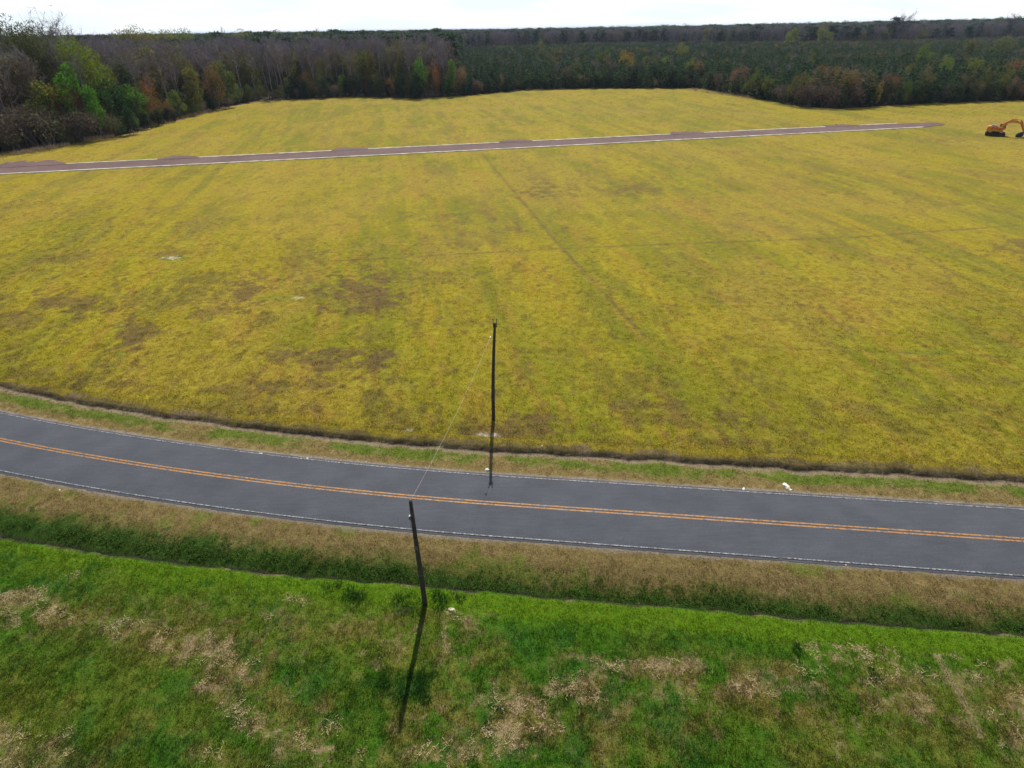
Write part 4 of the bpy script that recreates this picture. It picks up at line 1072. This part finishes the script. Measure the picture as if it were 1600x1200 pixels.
# the front rows of the wood edge
E_W = [p for p in TLW]
def along(step, off):
    out = []
    for (x0, y0), (x1, y1) in zip(E_W[:-1], E_W[1:]):
        Lg = math.hypot(x1-x0, y1-y0); n = max(1, int(Lg/step)); nx, ny = -(y1-y0)/Lg, (x1-x0)/Lg
        for i in range(n):
            k = (i+.5)/n; out.append((x0+(x1-x0)*k+nx*off+random.gauss(0, step*.25), y0+(y1-y0)*k+ny*off+random.gauss(0, step*.25)))
    return out
count = 0; extra_rows = []; EDGE = []
for row, (step, off) in enumerate(((3.6, 1.0), (4.2, 4.2), (5.5, 7.5), (5.5, 12.0))):
    for x, y in along(step, off):
        if abs(x) > y*1.05+20: continue
        if any((x-a)**2+(y-b)**2 < (r*.45)**2 for a, b, r in taken): continue
        az = x/y; reg = 'L' if az < -.33 else ('M' if az < .33 else 'R'); r = random.random()
        pl = az > -.10
        if pl:
            right = az > .40
            if r < (.38 if right else .66): kind, h, w = 'pine', random.uniform(8, 11.5), random.uniform(1.1, 1.6)
            elif r < .78: kind, h, w = 'dense', random.uniform(5.5, 9), random.uniform(.7, 1.0)
            elif r < .9: kind, h, w = 'shrub', random.uniform(5, 9), random.uniform(.8, 1.1)
            else: kind, h, w = random.choice(['budding', 'leafy']), random.uniform(7, 11), random.uniform(.6, .9)
        else:
            if row >= 2:
                kind, h, w = ('bare', random.uniform(22, 28), random.uniform(1.0, 1.4)) if r < .55 else ('dense', random.uniform(7, 11), .8)
            elif reg == 'L':
                if r < .45: kind, h, w = 'shrub', random.uniform(5, 8.5)*(1.15 if y < 240 else .85), random.uniform(.9, 1.2)
                elif r < .62: kind, h, w = 'dense', random.uniform(4, 8), random.uniform(.8, 1.1)
                elif r < .9: kind, h, w = 'leafy', random.uniform(6, 11), random.uniform(.6, .9)
                else: kind, h, w = 'budding', random.uniform(7, 11), .8
            else:
                if r < .25: kind, h, w = 'shrub', random.uniform(6, 10), random.uniform(.8, 1.1)
                elif r < .65: kind, h, w = 'dense', random.uniform(8, 12), random.uniform(.6, .85)
                elif r < .85: kind, h, w = 'leafy', random.uniform(9, 13), random.uniform(.5, .7)
                else: kind, h, w = 'budding', random.uniform(9, 13), .7
        tint = vary(random.choice({'leafy': [(.14, .18, .03), (.11, .15, .03), (.15, .14, .04)], 'budding': [(.18, .13, .06), (.16, .13, .05), (.22, .14, .06)]}.get(kind, TINTS[kind])), .25)
        lim = 20 if row >= 2 else 400
        if count < 215 and row < 2 or (row == 2 and count < 230 and not pl):
            EDGE.append((tree(kind, x, y, h, w, tint, ''), kind, reg, x, y, row)); count += 1
        else:
            extra_rows.append((x, y, random.choice(kidx[kind]), h, w, random.random()*6.28, tint))
MARKS = [(18, 'left frame edge'), (98, 'bright green young tree at left'), (195, 'small dark corner evergreen'), (262, 'darkest rounded bush at left'), (340, 'round olive green tree'),
 (478, 'small orange tree left of centre'), (611, 'small golden orange tree'), (717, 'orange brown tree at mid edge'), (886, 'thin olive brown tree'), (978, 'golden yellow tree'), (1090, 'orange brown spreading tree'),
 (1188, 'olive yellow rounded tree'), (1300, 'tallest brown thicket shrub'), (1376, 'narrow golden tree'), (1450, 'tan olive rounded tree'), (1512, 'tan tree at right')]
ORD = ['next', 'second', 'third', 'fourth', 'fifth', 'sixth', 'seventh', 'eighth', 'ninth', 'tenth', 'eleventh', 'twelfth', 'thirteenth', 'fourteenth', 'fifteenth', 'sixteenth', 'seventeenth', 'eighteenth', 'nineteenth', 'twentieth', 'last but one', 'last']
ADJ = {'shrub': 'leafless brown shrub', 'dense': 'dark bushy evergreen', 'pine': 'dark young pine', 'bare': 'tall bare grey tree', 'leafy': 'olive green small tree', 'budding': 'brown budding small tree'}
GRP = {'shrub': 'brown shrubs along the wood edge', 'dense': 'dark evergreens along the wood edge', 'pine': 'young pines of the front rows', 'bare': 'tall bare trees behind the edge', 'leafy': 'small olive trees of the wood edge', 'budding': 'small budding trees of the wood edge'}
def column(x, y):
    v = np.array([x, y, 3-CH]); return 800+900*(v @ _r2)/(v @ _f)
seq = {}
for o, kind, reg, x, y, row in sorted(EDGE, key=lambda e: column(e[3], e[4])):
    px = column(x, y); mk = [m_ for m_ in MARKS if m_[0] <= px] or [MARKS[0]]; mk = mk[-1]
    rw = ('front row', 'second row', 'third row', 'back row')[row]
    k = seq.get((kind, row, mk), 0); seq[(kind, row, mk)] = k+1
    o['label'] = '%s, %s, %s right of %s' % (ADJ[kind], rw, ORD[min(k, 21)], mk[1]); o['group'] = GRP[kind]
points_object('wood_edge_thicket', extra_rows, 'tangle of small trees and pines just behind the front row of the wood', 'wood')

# dry reeds at the foot of the left wood
rp = []
for px0, py0, px1, py1, n in ((205,205,330,172,260),(130,219,180,212,120),(20,241,110,226,90),(275,184,350,168,60),(1075,139,1180,153,120),(780,142,860,140,40)):
    for i in range(n):
        k = random.random(); c = at(px0+(px1-px0)*k, py0+(py1-py0)*k+random.uniform(-1, 3.0)); rp.append((c[0], c[1], .08))
V, F = [], []
for c in rp:
    for q in range(9):
        a = random.random()*6.28; x0, y0 = c[0]+random.gauss(0, .5), c[1]+random.gauss(0, .5); h = random.uniform(.6, 1.5); w = .06
        V += [(x0-w*math.cos(a), y0-w*math.sin(a), 0), (x0+w*math.cos(a), y0+w*math.sin(a), 0), (x0+random.gauss(0, .25), y0+random.gauss(0, .25), h)]; F.append((len(V)-3, len(V)-2, len(V)-1))
obj('dry_reeds', mesh_from('dry_reeds', V, F, [simple('dry_reed', (.46, .32, .20), .9, 0, .3, .8)]), kind='stuff', label='pale dry reeds along the foot of the wood', cat='reeds')

# ------------------------------------------------------------------ utility poles and wire
M_pole = simple('weathered_pole_wood', (.050, .040, .034), .9, 0, .35, 5, .5)
M_iron = simple('galvanised_iron', (.16, .16, .17), .5, .6, .2, 10)
M_porc = simple('porcelain', (.75, .75, .72), .3, 0, .05, 10)
M_wire = simple('aluminium_wire', (.34, .34, .34), .5, .4, .05, 10)
nb = at(664, 943, 0); zb = float(relief(np.array([nb[0]]), tdist(np.array([nb[0]]), np.array([nb[1]])))[0])
p1 = thing('utility_pole', 'shorter dark wooden pole standing in the near green grass', 'utility pole', (nb[0], nb[1], zb))
mb = MB(); mb.tube([(0, 0, -.3), (.01, 0, 3), (-.01, .0, 6), (.01, 0, 8.75-zb)], [.165, .155, .13, .105], 12)
obj('post', mb.mesh('post', [M_pole], True), p1)
mb = MB(); mb.tube([(0, .10, 8.5), (0, .17, 8.5), (0, .17, 8.62)], .018, 6); mb.tube([(.01, 0, 8.62-zb), (.01, 0, 8.86-zb)], .025, 6)
obj('bracket', mb.mesh('bracket', [M_iron]), p1)
mb = MB(); mb.tube([(0, .17, 8.62), (0, .17, 8.70)], .04, 10); obj('insulator', mb.mesh('insulator', [M_porc], True), p1)
mb = MB(); mb.box((-.13, -.05, 7.65), (.12, .16, .26)); mb.tube([(-.13, -.05, 7.5), (-.16, -.04, 6.9), (-.20, -.05, 6.6)], .012, 5); obj('cable_end', mb.mesh('cable_end', [M_iron]), p1)
mb = MB(); mb.box((-.02, -.17, 5.3), (.20, .04, .30)); mb.tube([(-.12, -.13, 2.9), (.12, -.13, 2.9)], .02, 6); obj('step_bolt', mb.mesh('step_bolt', [M_iron]), p1)

fb = at(771, 656, .1)
p2 = thing('utility_pole', 'taller thin wooden pole standing at the edge of the yellow field', 'utility pole', (fb[0], fb[1], .05))
TOPH = 9.95
mb = MB(); mb.tube([(0, 0, -.4), (.04, 0, 2.5), (.13, 0, 5), (.26, 0, 7.5), (.42, 0, TOPH)], [.17, .16, .145, .13, .105], 12)
obj('post', mb.mesh('post', [M_pole], True), p2)
mb = MB(); mb.box((.42, 0, TOPH-.32), (.34, .09, .09)); mb.box((.28, 0, TOPH-.02), (.05, .05, .62)); mb.box((.56, 0, TOPH-.02), (.05, .05, .62))
obj('top_fork', mb.mesh('top_fork', [M_pole]), p2)
for sx in (.28, .56):
    mb = MB(); mb.tube([(sx, 0, TOPH+.27), (sx, 0, TOPH+.40)], .05, 10); obj('insulator', mb.mesh('insulator', [M_iron], True), p2)
a_ = Vector((nb[0], nb[1]+.17, 8.68)); b_ = Vector((fb[0]+.38, fb[1]-.10, TOPH-.25))
wt = thing('overhead_wire', 'thin pale wire crossing the road between the two poles', 'wire', a_)
pts = []
for i in range(41):
    k = i/40; p = a_.lerp(b_, k)-a_; p.z -= .55*4*k*(1-k); pts.append(p)
mb = MB(); mb.tube(pts, .0065, 6); obj('cable', mb.mesh('cable', [M_wire], True), wt)
q = pts[37]; dq = (pts[38]-pts[36]).normalized()
mb = MB(); mb.tube([q-dq*.12, q-dq*.06, q+dq*.06, q+dq*.12], [.03, .06, .06, .03], 8); obj('strain_insulator', mb.mesh('strain_insulator', [M_porc], True), wt)

# ------------------------------------------------------------------ excavator
M_org = simple('orange_yellow_paint', (.56, .215, .025), .45, 0, .18, 2.5)
M_org_d = simple('worn_orange_paint', (.42, .135, .025), .6, 0, .25, 2.5)
M_blk = simple('dark_steel', (.035, .030, .030), .7, .2, .35, 3)
M_gry = simple('grey_hood', (.22, .20, .20), .6, 0, .2, 3)
M_glass = simple('cab_glass', (.10, .17, .14), .08, 0, .05, 1); M_chr = simple('chrome_rod', (.6, .6, .62), .25, 1, .05, 3)
ec = at(1553.5, 212.3)
ex = thing('excavator', 'orange tracked excavator parked in the field with its boom folded down to the right', 'excavator', (ec[0], ec[1], .10), math.radians(-36))
ex.scale = (0.95, 1.05, 1.08)
for sy in (-1.3, 1.3):
    mb = MB()
    prof = [(-2.35, .0), (2.35, .0), (2.68, .22), (2.75, .5), (2.6, .82), (2.3, .95), (-2.3, .95), (-2.6, .82), (-2.75, .5), (-2.68, .22)]
    inner = [(x*.93, .47+(z-.47)*.78) for x, z in prof]; n = len(prof)
    V = [(x, sy-.3, z) for x, z in prof]+[(x, sy+.3, z) for x, z in prof]+[(x, sy-.3, z) for x, z in inner]+[(x, sy+.3, z) for x, z in inner]
    Fc = [(i, i+n, (i+1) % n+n, (i+1) % n) for i in range(n)]+[(i, (i+1) % n, (i+1) % n+2*n, i+2*n) for i in range(n)]+[(i+n, i+3*n, (i+1) % n+3*n, (i+1) % n+n) for i in range(n)]+[(i+2*n, (i+1) % n+2*n, (i+1) % n+3*n, i+3*n) for i in range(n)]
    mb.add(V, Fc)
    for i in range(24):   # grouser bars on the upper and lower run
        x = -2.25+4.5*i/23; mb.box((x, sy, .975), (.07, .6, .05)); 
    tr = obj('track', mb.mesh('track', [M_blk]), ex)
    mb = MB(); mb.box((0, sy, .5), (3.9, .34, .34)); obj('track_frame', mb.mesh('track_frame', [M_blk]), tr)
    wb = MB()
    for x, r in ((-2.2, .36), (2.2, .36)): wb.tube([(x, sy-.26, .48), (x, sy+.26, .48)], r, 16)
    for i in range(6): wb.tube([(-1.5+i*.6, sy-.24, .22), (-1.5+i*.6, sy+.24, .22)], .14, 12)
    obj('roller', wb.mesh('roller', [M_blk], False), tr)
mb = MB(); mb.box((0, 0, .75), (2.2, 2.0, .5)); mb.tube([(0, 0, .98), (0, 0, 1.25)], .75, 20); obj('undercarriage', mb.mesh('undercarriage', [M_blk]), ex)
mb = MB(); mb.box((-.35, 0, 1.45), (4.1, 2.9, .35)); mb.prism([(-1.6, 1.62), (.35, 1.62), (.35, 2.45), (-1.6, 2.55)], -1.42, 1.42); obj('house', mb.mesh('house', [M_org], False, .03), ex)
mb = MB(); mb.prism([(-2.75, 1.35), (-1.62, 1.3), (-1.62, 2.55), (-2.45, 2.55), (-2.7, 2.25)], -1.43, 1.43); obj('counterweight', mb.mesh('counterweight', [M_org], False, .06), ex)
mb = MB(); mb.box((-1.0, 0, 2.66), (1.5, 2.0, .26)); mb.tube([(-1.3, -.4, 2.7), (-1.3, -.4, 3.15)], .07, 8); mb.box((-.2, -.9, 2.62), (.5, .6, .2)); obj('engine_hood', mb.mesh('engine_hood', [M_gry], False, .03), ex)
mb = MB(); mb.box((1.0, -.95, 1.95), (1.2, .8, .65)); obj('tool_box', mb.mesh('tool_box', [M_org_d], False, .03), ex)
for i in range(3):
    mb = MB(); mb.box((-1.3+i*.6, -1.44, 2.05), (.5, .03, .6)); obj('side_panel', mb.mesh('side_panel', [M_org_d]), ex)
cb = obj('cab', None, ex)
mb = MB()
prof = [(.45, 1.62), (2.1, 1.62), (2.3, 2.2), (1.95, 3.25), (.5, 3.25)]
mb.prism([(p[0], min(p[1], 2.05)) for p in prof[:2]]+[(2.27, 2.05), (.45, 2.05)], .45, 1.45)
mb.box((1.22, .95, 3.22), (1.6, 1.06, .12))
for x0, z0, x1, z1 in ((.5, 2.05, .5, 3.2), (1.2, 2.05, 1.2, 3.2), (2.27, 2.05, 1.97, 3.2)):
    for yy in (.49, 1.41): mb.tube([(x0, yy, z0), (x1, yy, z1)], .05, 6)
bpy.data.objects.remove(cb); cb = obj('cab', mb.mesh('cab', [M_org]), ex)
mb = MB(); mb.prism([(.52, 2.06), (2.22, 2.06), (1.93, 3.15), (.52, 3.15)], .50, 1.40); obj('window', mb.mesh('window', [M_glass]), cb)
def limb(path, ws, y=.28):
    "box-section arm following a side profile"
    mb = MB(); P = [Vector((a, 0, b)) for a, b in path]; up_, dn_ = [], []
    for i, p in enumerate(P):
        d = (P[min(i+1, len(P)-1)]-P[max(i-1, 0)]).normalized(); n_ = Vector((-d.z, 0, d.x))
        up_.append(((p+n_*ws[i]).x, (p+n_*ws[i]).z)); dn_.append(((p-n_*ws[i]).x, (p-n_*ws[i]).z))
    for i in range(len(P)-1): mb.prism([up_[i], up_[i+1], dn_[i+1], dn_[i]], -y, y)
    return mb
bm_ = obj('boom', limb([(.55, 1.75), (1.6, 3.25), (2.9, 4.05), (4.3, 4.0), (5.75, 3.6)], [.25, .40, .45, .34, .22]).mesh('boom', [M_org]), ex)
for yy in (-.42, .42):
    mb = MB(); mb.tube([(1.5, yy, 1.6), (2.0, yy, 2.6)], .09, 8); cy_ = obj('boom_cylinder', mb.mesh('boom_cylinder', [M_org_d]), bm_)
    mb = MB(); mb.tube([(2.0, yy, 2.6), (2.6, yy, 3.75)], .05, 8); obj('piston_rod', mb.mesh('piston_rod', [M_chr]), bm_)
mb = MB(); mb.tube([(2.9, 0, 4.55), (4.4, 0, 4.6)], .10, 8); obj('arm_cylinder', mb.mesh('arm_cylinder', [M_org_d]), bm_)
mb = MB(); mb.tube([(4.4, 0, 4.6), (5.5, 0, 4.45)], .05, 8); obj('piston_rod', mb.mesh('piston_rod', [M_chr]), bm_)
st = obj('arm', limb([(5.35, 4.45), (5.8, 3.6), (6.6, 2.4), (7.3, 1.25)], [.14, .38, .28, .18], .2).mesh('arm', [M_org_d]), ex)
mb = MB(); mb.tube([(6.0, .28, 3.9), (6.6, .28, 2.9), (7.1, .28, 2.0)], .07, 8); obj('bucket_cylinder', mb.mesh('bucket_cylinder', [M_chr]), st)
mb = MB(); out_ = [(7.35, 1.3), (6.9, 1.42), (6.2, 1.25), (5.65, .85), (5.45, .35), (5.6, .02), (5.75, .02), (5.65, .38), (5.85, .78), (6.3, 1.1), (6.9, 1.22), (7.3, 1.05)]
for i in range(5): mb.prism([out_[i], out_[i+1], out_[10-i], out_[11-i]], -.75, .75)
for yy in (-.75, .69):
    mb.prism([(7.3, 1.2), (6.5, 1.22), (5.85, .8), (5.6, .3), (5.7, .02), (6.9, .1), (7.4, .5)], yy, yy+.06)
bk = obj('bucket', mb.mesh('bucket', [M_blk]), ex)
for i in range(5):
    mb = MB(); mb.box((6.0+i*.32, -.0, .04), (.16, 1.1, .08)) if False else mb.box((5.6, -.6+i*.3, -.02), (.14, .10, .14)); obj('tooth', mb.mesh('tooth', [M_blk]), bk)

# ------------------------------------------------------------------ small litter on the verges
M_lit = simple('white_litter', (.72, .70, .60), .8, 0, .15, 8)
def scrap(px, py, w, d, h, label, cat='litter', name='litter_scrap', mat=None, group=None, seed=0):
    c = at(px, py); z = float(relief(np.array([c[0]]), tdist(np.array([c[0]]), np.array([c[1]])))[0]); rr = np.random.default_rng(seed)
    bm = bmesh.new(); bmesh.ops.create_icosphere(bm, subdivisions=2, radius=1)
    for v in bm.verts:
        k = .65+.6*rr.random(); v.co = Vector((v.co.x*w/2*k, v.co.y*d/2*k, max(-.1, v.co.z)*h*k))
    me = bpy.data.meshes.new(name); bm.to_mesh(me); bm.free(); me.materials.append(mat or M_lit)
    o = obj(name, me, None, None, label, cat, group, (c[0], c[1], z+.01)); o.rotation_euler.z = rr.random()*6; return o
scrap(761, 733.5, .38, .30, .14, 'white crumpled scrap on the verge beside the far pole shadow', seed=1)
scrap(1229, 758.5, .80, .40, .14, 'large white crumpled bag on the far verge right of centre', seed=2)
scrap(1236, 765, .3, .2, .08, 'small white scrap just below the large white bag', seed=3)
scrap(1162, 763.5, .38, .18, .06, 'flat white scrap at the road edge left of the large bag', seed=4)
scrap(1322, 883, .16, .12, .10, 'tiny white scrap on the brown near verge at right', seed=5)
scrap(480, 716, .25, .18, .08, 'pale scrap on the far verge at left by the white line', seed=6)
scrap(407, 708, .35, .2, .08, 'pale clod beside the far white line at left', seed=7)
scrap(706, 952, .55, .32, .12, 'pale sandy clod in the grass right of the near pole', 'clod', 'pale_clod', simple('pale_sand', (.60, .54, .36), .9, 0, .2, 5), seed=8)
scrap(93, 765, .18, .12, .08, 'small white scrap on the near verge at far left', seed=9)
scrap(847, 696, .18, .12, .08, 'small white scrap by the far ditch right of the far pole', seed=10)
scrap(572, 721, .16, .12, .08, 'small white scrap on the far verge at centre left', seed=11)
# thin stake-like sapling at the left end of the gravel street
c = at(12, 258); sp = thing('sapling', 'thin bare sapling beside the gravel street at far left', 'sapling', (c[0], c[1], .05))
mb = MB(); mb.tube([(0, 0, 0), (-.8, .1, 2.0), (-1.9, 0, 4.2)], [.06, .045, .02], 5); obj('stem', mb.mesh('stem', [M_bark_pale]), sp)
mb = MB(); mb.tube([(.2, 0, .2), (.2, .4, 2.0), (-.6, 1, 3.6)], [.03, .02, .01], 4); obj('branch', mb.mesh('branch', [M_bark_pale]), sp)

# ------------------------------------------------------------------ air
HZ = True
if HZ:
    mb = MB(); mb.box((0, 4500, 19), (30000, 23000, 42)); hm_ = mb.mesh('haze', [])
    m = bpy.data.materials.new('haze'); m.use_nodes = True; nt = m.node_tree; nt.nodes.clear()
    out = nt.nodes.new('ShaderNodeOutputMaterial'); pv = nt.nodes.new('ShaderNodeVolumePrincipled')
    pv.inputs['Color'].default_value = (.62, .74, 1.0, 1); pv.inputs['Density'].default_value = 0.00005; pv.inputs['Anisotropy'].default_value = 0.2
    nt.links.new(pv.outputs[0], out.inputs['Volume']); hm_.materials.append(m)
    obj('haze', hm_, kind='stuff', label='thin bluish air over the fields and forest', cat='haze')
